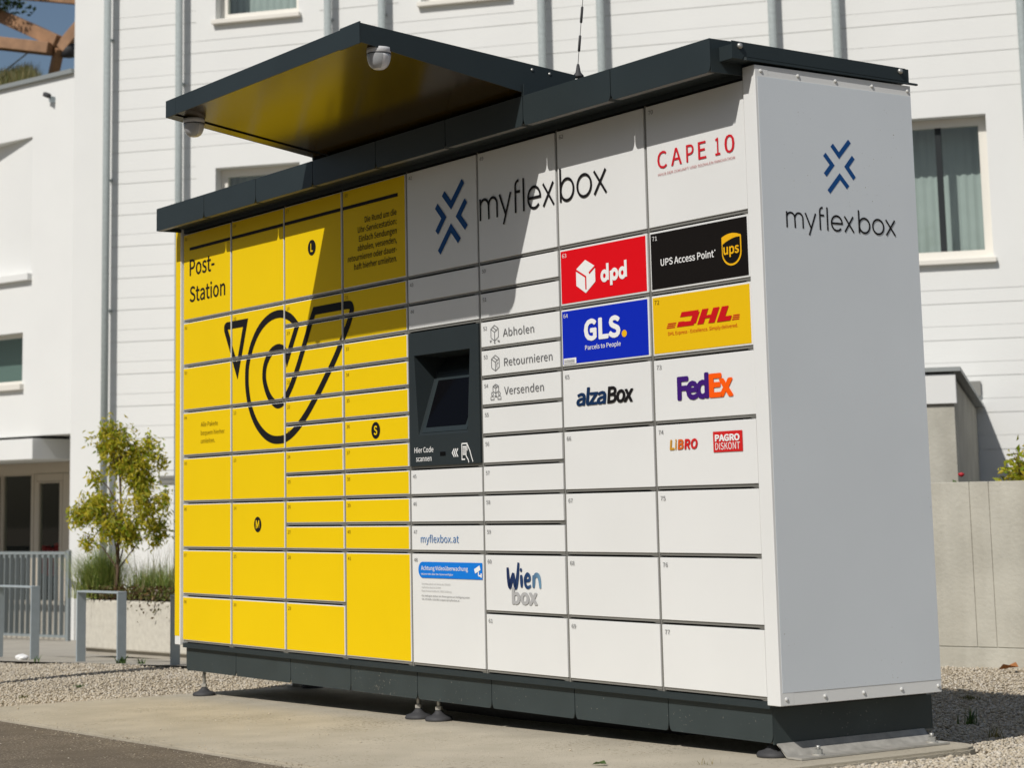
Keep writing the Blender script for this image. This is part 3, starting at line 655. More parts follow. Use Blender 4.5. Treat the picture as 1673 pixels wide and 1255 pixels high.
# roof: fascia segments with rounded lower corners, flange, slab
YF = -.146
for k in range(8):
    a_, b_ = k*WC+(.0022 if k else .0), (k+1)*WC-.0022
    if k == 7: b_ = 4.2090
    def rc(x, s_, n_=5): return [(x+s_*(.016-.016*math.cos(math.pi/2*i/n_)), 2.0045+.032*(1-math.sin(math.pi/2*i/n_))) for i in range(n_+1)]
    L = rc(a_, 1) if k else [(a_, 2.0045)]; Rr = rc(b_, -1)[::-1]
    pts_ = [(a_, 2.1165)]+L+Rr+[(b_, 2.1165)]
    fs_ = P(prism('fascia', pts_, 'y', YF, YF+.004, M['dark']))
    raw('flange', *boxvf(a_+.016, b_-.016, YF+.004, YF+.030, 2.0050, 2.0075), M['alu'], fs_)
    raw('fascia_top', *boxvf(a_+.004, b_-.004, YF+.004, -.0, 2.1120, 2.1155), M['dark'], fs_)
P(box('soffit', (.002, 4.206, YF+.032, .034, 2.022, 2.030), M['dark']))
P(box('roof_slab', (-.045, 4.20, .036, .715, 2.0345, 2.105), M['dark']))
P(box('lintel', (-.002, 4.2055, .004, .034, 2.0015, 2.0215), M['dark']))
P(prism('fascia_return', [(YF+.0045, 2.0045), (-.012, 2.0045), (-.012, 2.1160), (YF+.0045, 2.1160)], 'x', 4.2045, 4.2090, M['dark']))
P(prism('fascia_return', [(YF+.0045, 2.0045), (-.012, 2.0045), (-.012, 2.1160), (YF+.0045, 2.1160)], 'x', .0, .0040, M['dark']))
cap = P(prism('roof_edge_cap', [(-.108, 2.1000), (.682, 2.0900), (.682, 2.0450), (-.058, 2.0520), (-.066, 2.0420), (-.108, 2.0420)], 'x', 4.2705, 4.2735, M['dark']))
raw('drip_flange', [(4.2690, -.058, 2.0520), (4.2690, .735, 2.0440), (4.2775, .735, 2.0410), (4.2775, -.050, 2.0490), (4.2690, -.058, 2.0400), (4.2690, .735, 2.0350), (4.2775, .735, 2.0350), (4.2775, -.050, 2.0400)],
    [(0, 3, 2, 1), (4, 5, 6, 7), (0, 1, 5, 4), (1, 2, 6, 5), (2, 3, 7, 6), (3, 0, 4, 7)], M['dark'], cap)
raw('cover', *boxvf(4.2092, 4.2704, -.106, .70, 2.0420, 2.0895), M['dark'], cap)
for yy, zz in ((-.075, 2.085), (.655, 2.078)): P(lathe('cap_bolt', [(.0105, 0), (.0105, .003), (.007, .009), (0, .010)], (4.2735, yy, zz), M['steel'], n=12, axis='x'))
# canopy over the terminal
CN = P(empty('canopy')); CN['label'] = 'sloping dark canopy mirroring the yellow doors on its underside'
cx0, cx1 = 3*WC, 6*WC
def ztop(y): return 2.222+(.0955)*(.0861-y)
def zbot(y): return 2.130-(.1592)*(y+.145)
yA, yB = -.842, .10
for a_, b_, dz_ in ((cx0, 1.670, 0), (1.6715, 3.016, 0), (3.0175, cx1, .004)): prism('fascia', [(a_, zbot(yA)-dz_), (b_, zbot(yA)-dz_), (b_, ztop(yA)+.001+dz_), (a_, ztop(yA)+.001+dz_)], 'y', yA-dz_*.3, yA+.004, M['dark'], CN)
for xx in (cx0, cx1-.004):
    prism('side_fascia', [(yA+.0045, zbot(yA)), (-.147, zbot(-.147)), (-.147, 2.1175), (yB, 2.1175), (yB, ztop(yB)), (yA+.0045, ztop(yA))], 'x', xx, xx+.004, M['dark'], CN)
raw('top_sheet', [(cx0+.0045, yA+.005, ztop(yA)-.004), (cx1-.0045, yA+.005, ztop(yA)-.004), (cx1-.0045, yB, ztop(yB)-.004), (cx0+.0045, yB, ztop(yB)-.004)], [(0, 1, 2, 3)], M['dark'], CN)
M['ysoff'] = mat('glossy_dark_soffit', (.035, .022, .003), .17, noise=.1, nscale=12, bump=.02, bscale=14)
def soff(name, x0_, x1_, y0_, y1_, dz, m):
    return raw(name, [(x0_, y0_, zbot(y0_)+dz), (x1_, y0_, zbot(y0_)+dz), (x1_, y1_, zbot(y1_)+dz), (x0_, y1_, zbot(y1_)+dz), (x0_, y0_, zbot(y0_)+dz+.004), (x1_, y0_, zbot(y0_)+dz+.004), (x1_, y1_, zbot(y1_)+dz+.004), (x0_, y1_, zbot(y1_)+dz+.004)],
        [(0, 3, 2, 1), (4, 5, 6, 7), (0, 1, 5, 4), (1, 2, 6, 5), (2, 3, 7, 6), (3, 0, 4, 7)], m, CN)
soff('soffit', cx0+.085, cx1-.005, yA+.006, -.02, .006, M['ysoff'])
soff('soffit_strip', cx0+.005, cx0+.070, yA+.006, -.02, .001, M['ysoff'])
for yy in (-.10, -.02): lathe('rivet', [(.006, 0), (.006, .002), (0, .004)], (cx1+.0002, yy, ztop(yy)-.020), M['steel'], CN, n=10, axis='x')
for xx in (cx0, cx1): prism('bracket', [(-.147, 2.1175), (-.05, 2.1175), (-.05, 2.150), (-.147, 2.160)], 'x', xx+.006, xx+.010, M['dark'], CN)
# plinth
for k in range(8):
    a_, b_ = k*WC+(.0022 if k else .003), (k+1)*WC-.0022
    if k == 7: b_ = 4.193
    def rb(x, s_, n_=4, rx=.014, rz=.03): return [(x+s_*(rx-rx*math.cos(math.pi/2*i/n_)), -.1365+rz*(1-math.sin(math.pi/2*i/n_))) for i in range(n_+1)]
    P(prism('plinth_panel', [(a_, -.030)]+rb(a_, 1)+rb(b_, -1)[::-1]+[(b_, -.030)], 'y', .022, .027, M['plinth']))
P(box('plinth_side', (4.1865, 4.1930, .0275, .735, -.1410, -.030), M['plinth']))
P(box('plinth_side', (.003, .009, .0275, .735, -.1410, -.030), M['plinth']))
P(box('plinth_back', (.010, 4.186, .728, .735, -.1410, -.030), M['dark']))
P(box('base_tray', (.010, 4.186, .0275, .727, -.118, -.112), M['dark']))
P(box('base_lip', (.0, 4.2055, .0035, .034, -.0285, -.0065), M['dark']))
P(box('base_frame', (.002, 4.204, .030, .70, -.0290, -.001), M['black']))
# feet
def foot(x, y, rodtop=-.112):
    zz = zg(x)
    e = P(empty('levelling_foot'))
    lathe('pad', [(.054, .001), (.056, .006), (.050, .016), (.030, .022), (.018, .032), (.014, .040)], (x, y, zz), M['rubber'], e, n=24)
    lathe('rod', [(.0075, .036), (.0075, rodtop-zz)], (x, y, zz), M['steel'], e, n=10)
    lathe('nut', [(.014, .042), (.014, .056)], (x, y, zz), M['galv'], e, n=6, smooth=False)
for x, y in ((.115, .062), (2.045, .062), (2.195, .062), (4.150, .062), (.115, .66), (2.045, .66), (2.195, .66), (4.150, .66)): foot(x, y)
P(tube('cable_duct', [(1.9, .30, -.17), (2.3, .30, -.17), (3.4, .36, -.165)], .045, M['rubber'], n=14))
# fixing brackets on both ends
def anchor(x, s_, ya=.035):
    z_ = zg(x)
    pr = [(0, -.1375), (0, -.142), (.046, z_+.0095), (.112, z_+.0095), (.112, z_+.0035), (.043, z_+.0035)]
    e = P(empty('anchor_bracket'))
    prism('plate', [(x+s_*a_, b_) for a_, b_ in pr], 'y', ya, .690, M['galv'], e)
    for yy in ((ya+.10, .640) if ya < .3 else (.645,)):
        c = (x+s_*.080, yy, z_+.0095); lathe('washer', [(.020, 0), (.020, .003)], c, M['galv'], e, n=16)
        lathe('nut', [(.0135, .0032), (.0135, .018)], c, M['steel'], e, n=6, smooth=False); lathe('bolt_end', [(.007, .018), (.007, .030)], c, M['steel'], e, n=10)
anchor(4.196, 1); anchor(.055, -1, .60)

# ------------------------------------------------------------------ things fixed to the canopy and roof
def domecam(x, y, z, label, yaw):
    e = empty('dome_camera', (x, y, z)); tag(e, label, 'security camera', 'dome cameras under the canopy'); e.scale = (.88, .88, .82)
    lathe('base', [(.049, 0), (.050, -.010), (.049, -.022), (.046, -.026)], (0, 0, 0), M['dome'], e, n=28)
    prof = [(.0485, -.027), (.0480, -.040), (.0455, -.055), (.0405, -.070), (.0330, -.082), (.0215, -.091), (.0, -.095)]
    lathe('shell', prof, (0, 0, 0), M['dome'], e, n=36)
    V, Q = [], []      # clear half of the ball on the front side
    for i in range(17):
        for j, (r_, h_) in enumerate(prof[:-1]):
            aa = math.radians(yaw-62+124*i/16); V.append(((r_+.0012)*math.cos(aa), (r_+.0012)*math.sin(aa), h_-(.0 if j else .004)))
    n_ = len(prof)-1
    for i in range(16):
        for j in range(n_-1): Q.append((i*n_+j, i*n_+j+1, (i+1)*n_+j+1, (i+1)*n_+j))
    raw('window', V, Q, M['domeg'], e, smooth=True)
    lathe('ring', [(.0500, -.0245), (.0503, -.0265), (.0495, -.0285)], (0, 0, 0), M['rubber'], e, n=28)
domecam(3.118, -.742, zbot(-.742)+.010, 'white dome camera under the tall right corner of the canopy', -75)
domecam(1.655, -.750, zbot(-.750)+.006, 'white dome camera under the low left corner of the canopy', -60)
an = empty('antenna', (3.140, .125, 2.2168)); tag(an, 'thin black whip antenna standing on the canopy end', 'antenna')
lathe('magnet_base', [(.022, 0), (.021, .006), (.010, .020), (.006, .045), (.004, .052)], (0, 0, 0), M['rubber'], an, n=16)
tube('whip', [(0, 0, .05), (.020, .0, .17), (.056, 0, .38)], .0013, M['rubber'], an, n=6)
for a_, b_ in ((.098, .160), (.205, .268)):
    t0, t1 = a_/.38, b_/.38; lx_ = lambda z_: .020*(z_-.05)/.12 if z_ < .17 else .020+.036*(z_-.17)/.21; tube('coil', [(lx_(a_), 0, a_), (lx_(a_+.003), 0, a_+.003), (lx_(b_-.003), 0, b_-.003), (lx_(b_), 0, b_)], [.0022, .0050, .0050, .0022], M['rubber'], an, n=8)

# ------------------------------------------------------------------ white building behind (local x along the front, local y inwards)
BD = empty('white_building', (P0.x, P0.y, -.757), AF); tag(BD, 'white building with grooved plaster front and steel tubes', 'building')
Z0 = .757      # local z = world z + Z0
def wallholes(name, x0, x1, z0, z1, holes, m, parent, y=0, depth=.2):
    xs_ = sorted({x0, x1, *[v for h in holes for v in (h[0], h[1])]}); zs_ = sorted({z0, z1, *[v for h in holes for v in (h[2], h[3])]})
    V, Q = [], []
    def quad(*p): V.extend(p); Q.append(tuple(range(len(V)-4, len(V))))
    for i in range(len(xs_)-1):
        for j in range(len(zs_)-1):
            a_, b_, c_, d_ = xs_[i], xs_[i+1], zs_[j], zs_[j+1]
            if any(h[0] <= a_ and b_ <= h[1] and h[2] <= c_ and d_ <= h[3] for h in holes): continue
            quad((a_, y, c_), (b_, y, c_), (b_, y, d_), (a_, y, d_))
    for a_, b_, c_, d_ in holes:
        quad((a_, y, c_), (a_, y, d_), (a_, y+depth, d_), (a_, y+depth, c_)); quad((b_, y, d_), (b_, y, c_), (b_, y+depth, c_), (b_, y+depth, d_))
        quad((a_, y, d_), (b_, y, d_), (b_, y+depth, d_), (a_, y+depth, d_)); quad((a_, y, c_), (a_, y+depth, c_), (b_, y+depth, c_), (b_, y, c_))
    for p_ in (((x0, y, z0), (x0, y, z1), (x0, y+.4, z1), (x0, y+.4, z0)), ((x1, y, z1), (x1, y, z0), (x1, y+.4, z0), (x1, y+.4, z1)), ((x0, y, z1), (x1, y, z1), (x1, y+.4, z1), (x0, y+.4, z1))): quad(*p_)
    return raw(name, V, Q, m, parent)
WIN = [(1.785, 2.800, 6.165+Z0, 7.66+Z0), (1.785, 2.800, 2.975+Z0, 4.458+Z0), (4.249, 5.264, 6.14+Z0, 7.65+Z0), (9.180, 10.193, 2.990+Z0, 4.440+Z0)]
wallholes('wall', 0, 16, -.4, 9.6, WIN, M['plaster'], BD, 0, .30)
box('roof_edge', (-.05, 16.05, -.06, .5, 9.6, 9.75), M['coping'], BD)
raw('end_wall', [(0, .41, -.4), (0, 10, -.4), (0, 10, 9.6), (0, .41, 9.6)], [(0, 1, 2, 3)], M['plaster'], BD)
BOARD = [.49, 1.55, 3.05, 3.99, 5.50, 6.45, 7.97, 8.92, 10.45, 12.6]
bm_cache = {}; built = {}
def nearwin(a_, b_, lo, hi): return any(a_ < w_[1] and b_ > w_[0] and hi > w_[2]-.12 and lo < w_[3]+.12 for w_ in WIN)
for si in range(len(BOARD)-1):
    a_, b_ = BOARD[si], BOARD[si+1]
    for k in range(-6, 20):
        zs0 = 6.163+Z0-.362*k
        for lo, hi in ((zs0+.0030, zs0+.1360), (zs0+.1390, zs0+.3575)):
            if hi < .5+Z0 or lo > 6.75+Z0: continue
            if nearwin(a_, b_, lo, hi) or (si == 8 and hi > 2.86+Z0 and lo < 4.55+Z0): continue
            built.setdefault(si, []).append((lo, hi))
            if si not in (0, 7, 8) and hi < 3.55+Z0: continue
            key = (si, round(hi-lo, 3))
            if key not in bm_cache:
                v, q = boxvf(a_, b_, -.0095, -.0005, 0, hi-lo); me = bpy.data.meshes.new('board'); me.from_pydata(v, [], q); me.update(); me.materials.append(M['plaster']); bm_cache[key] = me
            o = link('board', bm_cache[key], None, BD); o.location = (0, 0, lo)
def bandlimits(si, c_, d_):
    lo = max([h for _, h in built[si] if h <= c_+.01]+[.3])+.0045; hi = min([l for l, _ in built[si] if l >= d_-.01]+[9.5])-.0045
    return lo, hi
for w_ in WIN:
    for si in range(len(BOARD)-1):
        if BOARD[si] < w_[1] and BOARD[si+1] > w_[0]:
            lo, hi = bandlimits(si, w_[2], w_[3])
            wallholes('render_band', BOARD[si], BOARD[si+1], lo, hi, [(w_[0]-.0005, w_[1]+.0005, w_[2]-.0005, w_[3]+.0005)], M['plaster'], BD, -.0095, .0093)
lo, hi = bandlimits(8, 2.9+Z0, 4.5+Z0)
box('render_band', (10.45, 12.6, -.0095, -.0005, lo, hi), M['plaster'], BD)
box('render_strip', (.0, .4898, -.0095, -.0005, -.3, 9.55), M['plaster'], BD)
def window(a_, b_, c_, d_, split):
    wn = empty('window'); wn.parent = BD; wn.location = (a_, 0, c_)
    w_, h = b_-a_, d_-c_; fr = .085
    frm = boxes('frame', [(.002, w_-.002, .14, .21, .002, fr+.01), (.002, w_-.002, .14, .21, h-fr, h-.002), (.002, fr, .14, .21, fr+.01, h-fr), (w_-fr, w_-.002, .14, .21, fr+.01, h-fr)], M['cream'], wn)
    if split: box('mullion', (w_*split-.03, w_*split+.03, .145, .215, fr+.011, h-fr-.001), M['darkroom'], wn)
    raw('pane', [(fr-.003, .178, fr+.007), (w_-fr+.003, .178, fr+.007), (w_-fr+.003, .178, h-fr+.003), (fr-.003, .178, h-fr+.003)], [(0, 1, 2, 3)], M['glass'], wn)
    box('sill', (-.03, w_+.03, -.075, .135, -.055, -.003), M['cream'], wn, bev=.006)
    V, Q = [], []; n_ = 90
    for i in range(n_+1):
        x = -.25+(w_+.5)*i/n_; y = .50+.008*math.sin(i*1.25)+.004*math.sin(i*2.9+1); V += [(x, y, -.2), (x, y, h+.3)]
    for i in range(n_): Q.append((2*i, 2*i+2, 2*i+3, 2*i+1))
    raw('curtain', V, Q, M['curtain'], wn, smooth=True)
    return wn
for w_, sp_ in zip(WIN, (0, 0, 0, .52)): window(*w_, sp_)
box('room', (.3, 15.7, .62, .66, .2, 9.3), M['darkroom'], BD)
PX = [.49, 1.392, 3.200, 3.836, 5.652, 6.299, 8.121, 8.774, 10.598]
for i, s in enumerate(PX):
    e = empty('climbing_tube'); e.parent = BD; e.location = (s, -.126-.014, 0)
    tube('tube', [(0, 0, .02), (0, 0, 9.5)], .042, M['tube'], e, n=14)
    for zz in ([6.04, 4.40, 2.90, 1.35] if i != 1 else [5.45, 3.85, 2.25]): tube('tube_bracket', [(0, .03, zz+Z0), (0, .126, zz+Z0)], .018, M['tube'], e, n=8)
box('vent_louvre', (1.10, 1.29, -.030, -.0145, .95+Z0, .985+Z0), M['rail'], BD); box('vent_louvre', (1.10, 1.29, -.030, -.0145, 1.005+Z0, 1.035+Z0), M['rail'], BD)
box('vent_louvre', (9.88, 10.0, -.05, -.0145, 1.62+Z0, 1.765+Z0), M['rail'], BD)

# ------------------------------------------------------------------ entrance wing (local x runs to the left as negative)
WG = empty('entrance_wing', (P0.x, P0.y, -.757), AW); tag(WG, 'low white wing with sloping parapet, niche and recessed glass entrance', 'building')
HW = 5.70+Z0
holes = [(-2.6, -.760, 3.43+Z0, 5.05+Z0), (-2.4, -.890, 2.145+Z0, 2.745+Z0), (-6, -.006, -.05, 1.535+Z0)]
wallholes('wall', -9, -.001, -.4, HW, holes, M['plaster'], WG, 0, .02)
box('coping', (-9, -.002, -.05, .45, HW, HW+.05), M['coping'], WG)
# niche with a slanting back
raw('niche', [(-.760, .021, 3.43+Z0), (-2.6, .353, 3.43+Z0), (-2.6, .353, 5.05+Z0), (-.760, .021, 5.05+Z0), (-2.6, .021, 3.43+Z0), (-2.6, .021, 5.05+Z0)], [(0, 1, 2, 3), (0, 4, 1), (3, 2, 5), (4, 5, 2, 1)], M['plaster'], WG)
box('ledge', (-2.7, -.735, -.07, .02, 3.345+Z0, 3.428+Z0), M['plaster'], WG, bev=.006)
ww = empty('window'); ww.parent = WG
boxes('frame', [(-2.4, -.892, .10, .16, 2.147+Z0, 2.19+Z0), (-2.4, -.892, .10, .16, 2.70+Z0, 2.743+Z0), (-.935, -.892, .10, .16, 2.19+Z0, 2.70+Z0)], M['cream'], ww)
raw('reveal', [(-.891, .019, 2.146+Z0), (-.891, .019, 2.744+Z0), (-.891, .30, 2.744+Z0), (-.891, .30, 2.146+Z0), (-2.4, .019, 2.744+Z0), (-2.4, .30, 2.744+Z0), (-2.4, .019, 2.146+Z0), (-2.4, .30, 2.146+Z0)], [(0, 1, 2, 3), (1, 4, 5, 2), (0, 3, 7, 6)], M['plaster'], ww)
raw('pane', [(-2.4, .13, 2.18+Z0), (-.93, .13, 2.18+Z0), (-.93, .13, 2.71+Z0), (-2.4, .13, 2.71+Z0)], [(0, 1, 2, 3)], M['glass'], ww)
raw('blind', [(-2.6, .34, 2.1+Z0), (-.7, .34, 2.1+Z0), (-.7, .34, 2.8+Z0), (-2.6, .34, 2.8+Z0)], [(0, 1, 2, 3)], mat('dark_sage_blind', (.16, .23, .21), .9), ww)
box('sill', (-2.5, -.86, -.06, .10, 2.075+Z0, 2.143+Z0), M['cream'], ww, bev=.005)
lm = empty('wall_lamp', (0, 0, 0)); lm.parent = WG
box('bracket', (-.375, -.345, -.07, -.0, 5.40+Z0, 5.47+Z0), M['greypaint'], lm); tube('head', [(-.43, -.09, 5.50+Z0), (-.35, -.09, 5.47+Z0)], .03, M['rubber'], lm, n=12)
# recess
raw('recess', [(-.006, .02, -.05), (-.006, 1.3, -.05), (-.006, 1.3, 1.535+Z0), (-.006, .02, 1.535+Z0), (-6, .02, -.05), (-6, 1.3, -.05), (-6, 1.3, 1.535+Z0), (-6, .02, 1.535+Z0)], [(0, 1, 2, 3), (3, 2, 6, 7), (0, 4, 5, 1), (4, 7, 6, 5)], M['plaster'], WG)
box('soffit_slab', (-6, -.56, -.10, 1.0, 1.265+Z0, 1.50+Z0), M['plaster'], WG, bev=.004)
box('transom', (-6, -.02, 1.02, 1.10, 1.135+Z0, 1.50+Z0), M['beige'], WG)
GZB = .02
for a_, b_, zt in ((-5.2, -4.1, 1.135), (-4.0, -2.62, 1.135), (-2.56, -2.01, 1.135), (-1.86, -1.464, 1.035)):
    gp = empty('glazed_panel'); gp.parent = WG
    raw('pane', [(a_, 1.06, GZB+.08), (b_, 1.06, GZB+.08), (b_, 1.06, zt+Z0-.02), (a_, 1.06, zt+Z0-.02)], [(0, 1, 2, 3)], M['glassd'], gp)
    boxes('frame', [(a_-.05, a_, 1.03, 1.09, GZB, zt+Z0), (b_, b_+.05, 1.03, 1.09, GZB, zt+Z0), (a_, b_, 1.03, 1.09, GZB, GZB+.08), (a_, b_, 1.03, 1.09, zt+Z0-.02, zt+Z0-.001)], M['beige'], gp)
boxes('door_surround', [(-1.955, -1.915, 1.035, 1.085, GZB, 1.13+Z0), (-1.41, -.02, 1.035, 1.085, GZB, 1.13+Z0), (-1.91, -1.415, 1.035, 1.085, 1.04+Z0, 1.13+Z0)], M['beige'], WG)
box('lobby', (-6, -.02, 2.6, 2.64, -.05, 1.55+Z0), M['darkroom'], WG)
for xx, zz in ((-2.9, .45), (-2.55, .48), (-2.75, .42)):  # plain red boxes behind the entrance glass
    box('red_lobby_box', (xx-.10, xx+.10, 1.9, 2.0, zz+.2, zz+.55), M['red'], WG, bev=.02)
# railing in front of the recess
M['railing'] = mat('railing_steel', (.24, .27, .275), .55, spec=.3)
RL = empty('bar_railing', (P0.x, P0.y, -.757), AW); tag(RL, 'grey vertical bar railing before the glass entrance', 'railing')
box('handrail', (-4.5, .40, -.375, -.325, .955, .985), M['railing'], RL); box('bottom_rail', (-4.5, .40, -.372, -.328, .06, .085), M['railing'], RL)
x = -4.4
while x < .40:
    box('bar', (x-.005, x+.005, -.375, -.325, .0855, .9545), M['railing'], RL); x += .098
box('post', (.40, .44, -.37, -.33, .0, 1.0), M['railing'], RL)
box('rear_rail', (-4.5, -.1, .20, .24, .90, .93), M['railing'], RL)
x = -4.43
while x < -.1:
    box('bar', (x-.005, x+.005, .20, .24, .02, .8995), M['railing'], RL); x += .098
box('ramp_wall', (-5, -.05, .30, .50, -.05, .40), M['pave'], RL, label='low concrete ramp wall behind the bars')

# timber frame and meadow on the wing roof
def wpt(s, y, z): return Vector((P0.x, P0.y, 0))+Vector((dw.x, dw.y, 0))*s+Vector((-dw.y, dw.x, 0))*y+Vector((0, 0, z))
TB = empty('timber_frame', wpt(-5.3, 4, 5.8)); tag(TB, 'brown timber roof frame of crossing beams above the wing', 'timber frame')
def beam(name, a_, b_, w_, h, m, par):
    a_, b_ = Vector(a_), Vector(b_); d_ = (b_-a_).normalized(); s_ = d_.cross(Vector((0, 0, 1))).normalized(); n_ = s_.cross(d_)
    V = [tuple(p+s_*i*w_/2+n_*j*h/2-TB.location) for p in (a_, b_) for i, j in ((-1, -1), (1, -1), (1, 1), (-1, 1))]
    o = raw(name, V, [(0, 1, 2, 3), (7, 6, 5, 4), (0, 4, 5, 1), (1, 5, 6, 2), (2, 6, 7, 3), (3, 7, 4, 0)], m, par); bevel(o.data, .008); return o
beam('beam', wpt(-8.1, 3.6, 8.98), wpt(-5.30, 4.0, 7.62), .16, .19, M['wood'], TB)
beam('beam', wpt(-8.1, 2.6, 8.05), wpt(-5.34, 3.9, 7.50), .26, .17, M['wood'], TB)
beam('beam', wpt(-5.30, 4.05, 7.52), wpt(-4.55, 4.4, 8.40), .14, .17, M['wood'], TB)
beam('beam', wpt(-5.30, 4.02, 7.53), wpt(-6.15, 4.3, 6.10), .13, .14, M['wood'], TB)
beam('beam', wpt(-7.5, 4.3, 8.86), wpt(-4.2, 4.3, 8.08), .14, .17, M['wood'], TB)
lathe('node', [(.10, -.10), (.10, .10)], tuple(wpt(-5.22, 4.12, 7.50)-TB.location), M['rubber'], TB, n=14)
beam('tie_rod', wpt(-5.36, 3.95, 7.76), wpt(-6.5, 3.9, 7.32), .02, .02, M['tube'], TB)
def blades(name, P_, hgt, wid, m, lean=.35, parent=None, seg=3):
    V, Q = [], []
    for (x, y, z), h, w_ in zip(P_, hgt, wid):
        a_ = random.uniform(0, 6.283); le = random.uniform(.1, 1)*lean; ca, sa = math.cos(a_), math.sin(a_); wa = a_+math.pi/2+random.uniform(-.5, .5)
        b_ = len(V)
        for k in range(seg+1):
            t = k/seg; dx = le*h*t**1.8; ww_ = w_*(1-t*.92)/2; zz = z+h*t*(1-.35*le*t)
            V += [(x+ca*dx-math.cos(wa)*ww_, y+sa*dx-math.sin(wa)*ww_, zz), (x+ca*dx+math.cos(wa)*ww_, y+sa*dx+math.sin(wa)*ww_, zz)]
        for k in range(seg): Q.append((b_+2*k, b_+2*k+1, b_+2*k+3, b_+2*k+2))
    return raw(name, V, Q, m, parent, smooth=True)
def mh(s, y): t = min(1, max(0, (-.1-1.22*y-s)/1.0)); return 5.58+.385*y*t*t*(3-2*t)
pp = []
for _ in range(12000):
    y = random.uniform(.45, 4.6); s = -.1-1.22*y-random.uniform(-.2, 2.8); pp.append(tuple(wpt(s, y, mh(s, y))))
tag(blades('roof_meadow', pp, [random.uniform(.10, .36) for _ in pp], [random.uniform(.010, .024) for _ in pp], M['meadow'], .5), 'dry meadow grass growing on the wing roof', 'grass', kind='stuff')
V, Q = [], []
for i in range(13):
    y = .2+4.8*i/12
    for j in range(25): s = -11+10.9*j/24; V.append(tuple(wpt(s, y, mh(s, y)-.02)))
for i in range(12):
    for j in range(24): Q.append((i*25+j, i*25+j+1, (i+1)*25+j+1, (i+1)*25+j))
tag(raw('roof_earth', V, Q, M['meadow'], smooth=True), kind='structure')

# ------------------------------------------------------------------ leaves
def leaves(P_, size, m, name, parent, droop=.6, asp=.42):
    V, Q = [], []
    for p, s in zip(P_, size):
        d_ = Vector((random.gauss(0, 1), random.gauss(0, 1), random.gauss(-droop, .6))).normalized(); n_ = Vector((random.gauss(0, 1), random.gauss(0, 1), random.gauss(.4, 1)))
        e = d_.cross(n_).normalized(); p = Vector(p); up = e.cross(d_)*s*.12; b_ = len(V)
        V += [tuple(p), tuple(p+d_*s*.45+e*s*asp*.5+up), tuple(p+d_*s), tuple(p+d_*s*.45-e*s*asp*.5+up)]; Q += [(b_, b_+1, b_+2), (b_, b_+2, b_+3)]
    return raw(name, V, Q, m, parent)
# planter
PL = empty('concrete_planter', (-4.776, 1.497, zg(-4.776)), math.radians(9.8)); tag(PL, 'long low concrete planter beside the building', 'planter')
hp = .356
b_ = prism('trough', [(0, 0), (3.6, 0), (3.6, .75), (0, .75)], 'z', .012, hp, M['retain'], PL, bev=.012); b_.data.materials[0] = conc('speckled_concrete', (.62, .59, .51), (.53, .50, .43), 26, .25, 90)
box('soil', (.05, 3.55, .05, .70, hp-.001, hp+.012), M['soil'], PL); box('plinth', (.03, 3.57, .03, .72, -.03, .0115), M['pave'], PL)
Rm = Matrix.Translation(PL.location) @ Matrix.Rotation(math.radians(9.8), 4, 'Z')
def pw(a_, b_, c_): return Rm @ Vector((a_, b_, c_))
for (cx, cy, n_, hh, lab) in ((.06, .13, 2200, .40, 'fountain grass tuft at the left end of the planter'), (.58, .20, 900, .27, 'fountain grass tuft in the middle of the planter behind the tree'), (.88, .20, 700, .30, 'fountain grass tuft in the planter next to the locker')):
    g = empty('ornamental_grass', tuple(pw(cx, cy, hp))); tag(g, lab, 'ornamental grass', 'grass tufts in the planter')
    L_ = [(random.gauss(0, .075), random.gauss(0, .065), .008) for _ in range(n_)]
    blades('blades', L_, [hh*random.uniform(.55, 1.1) for _ in L_], [random.uniform(.003, .0065) for _ in L_], M['grass'], 1.0, g, 5)
    if cx > .3:
        L_ = [(random.gauss(0, .12), random.gauss(0, .1), .05) for _ in range(50)]
        blades('seed_heads', L_, [hh*random.uniform(.9, 1.35) for _ in L_], [random.uniform(.004, .008) for _ in L_], M['meadow'], .5, g, 4)
cv = []
for _ in range(2600):
    t = random.uniform(.08, 1.9); k = random.random(); drop = max(0, random.gauss(.0, .05))*(1.4 if .55 < t < 1.2 else .35)
    yy = random.uniform(-.02, .5)**1.0 if k > .45 else random.uniform(-.03, .05); cv.append(tuple(pw(t, yy, hp+.03+random.uniform(0, .07)-(drop if yy < .02 else 0))))
tag(leaves(cv, [random.uniform(.015, .035) for _ in cv], M['cover'], 'ground_cover', None, .2, .6), 'rusty brown ground cover spilling over the planter edge', 'ground cover', kind='stuff')
# small tree in the planter
TRB = Vector((-4.394, 1.603, .03)); TR = empty('young_tree', tuple(TRB)); tag(TR, 'slender young tree with yellow green leaves in the planter', 'tree')
trk = [(0, 0, 0), (.004, .01, .2), (.0, .012, .42), (.012, .03, .62), (.005, .02, .85), (.0, .035, 1.02), (-.005, .03, 1.18)]
tube('trunk', trk, [.015, .013, .012, .010, .008, .006, .003], M['bark'], TR, n=8)
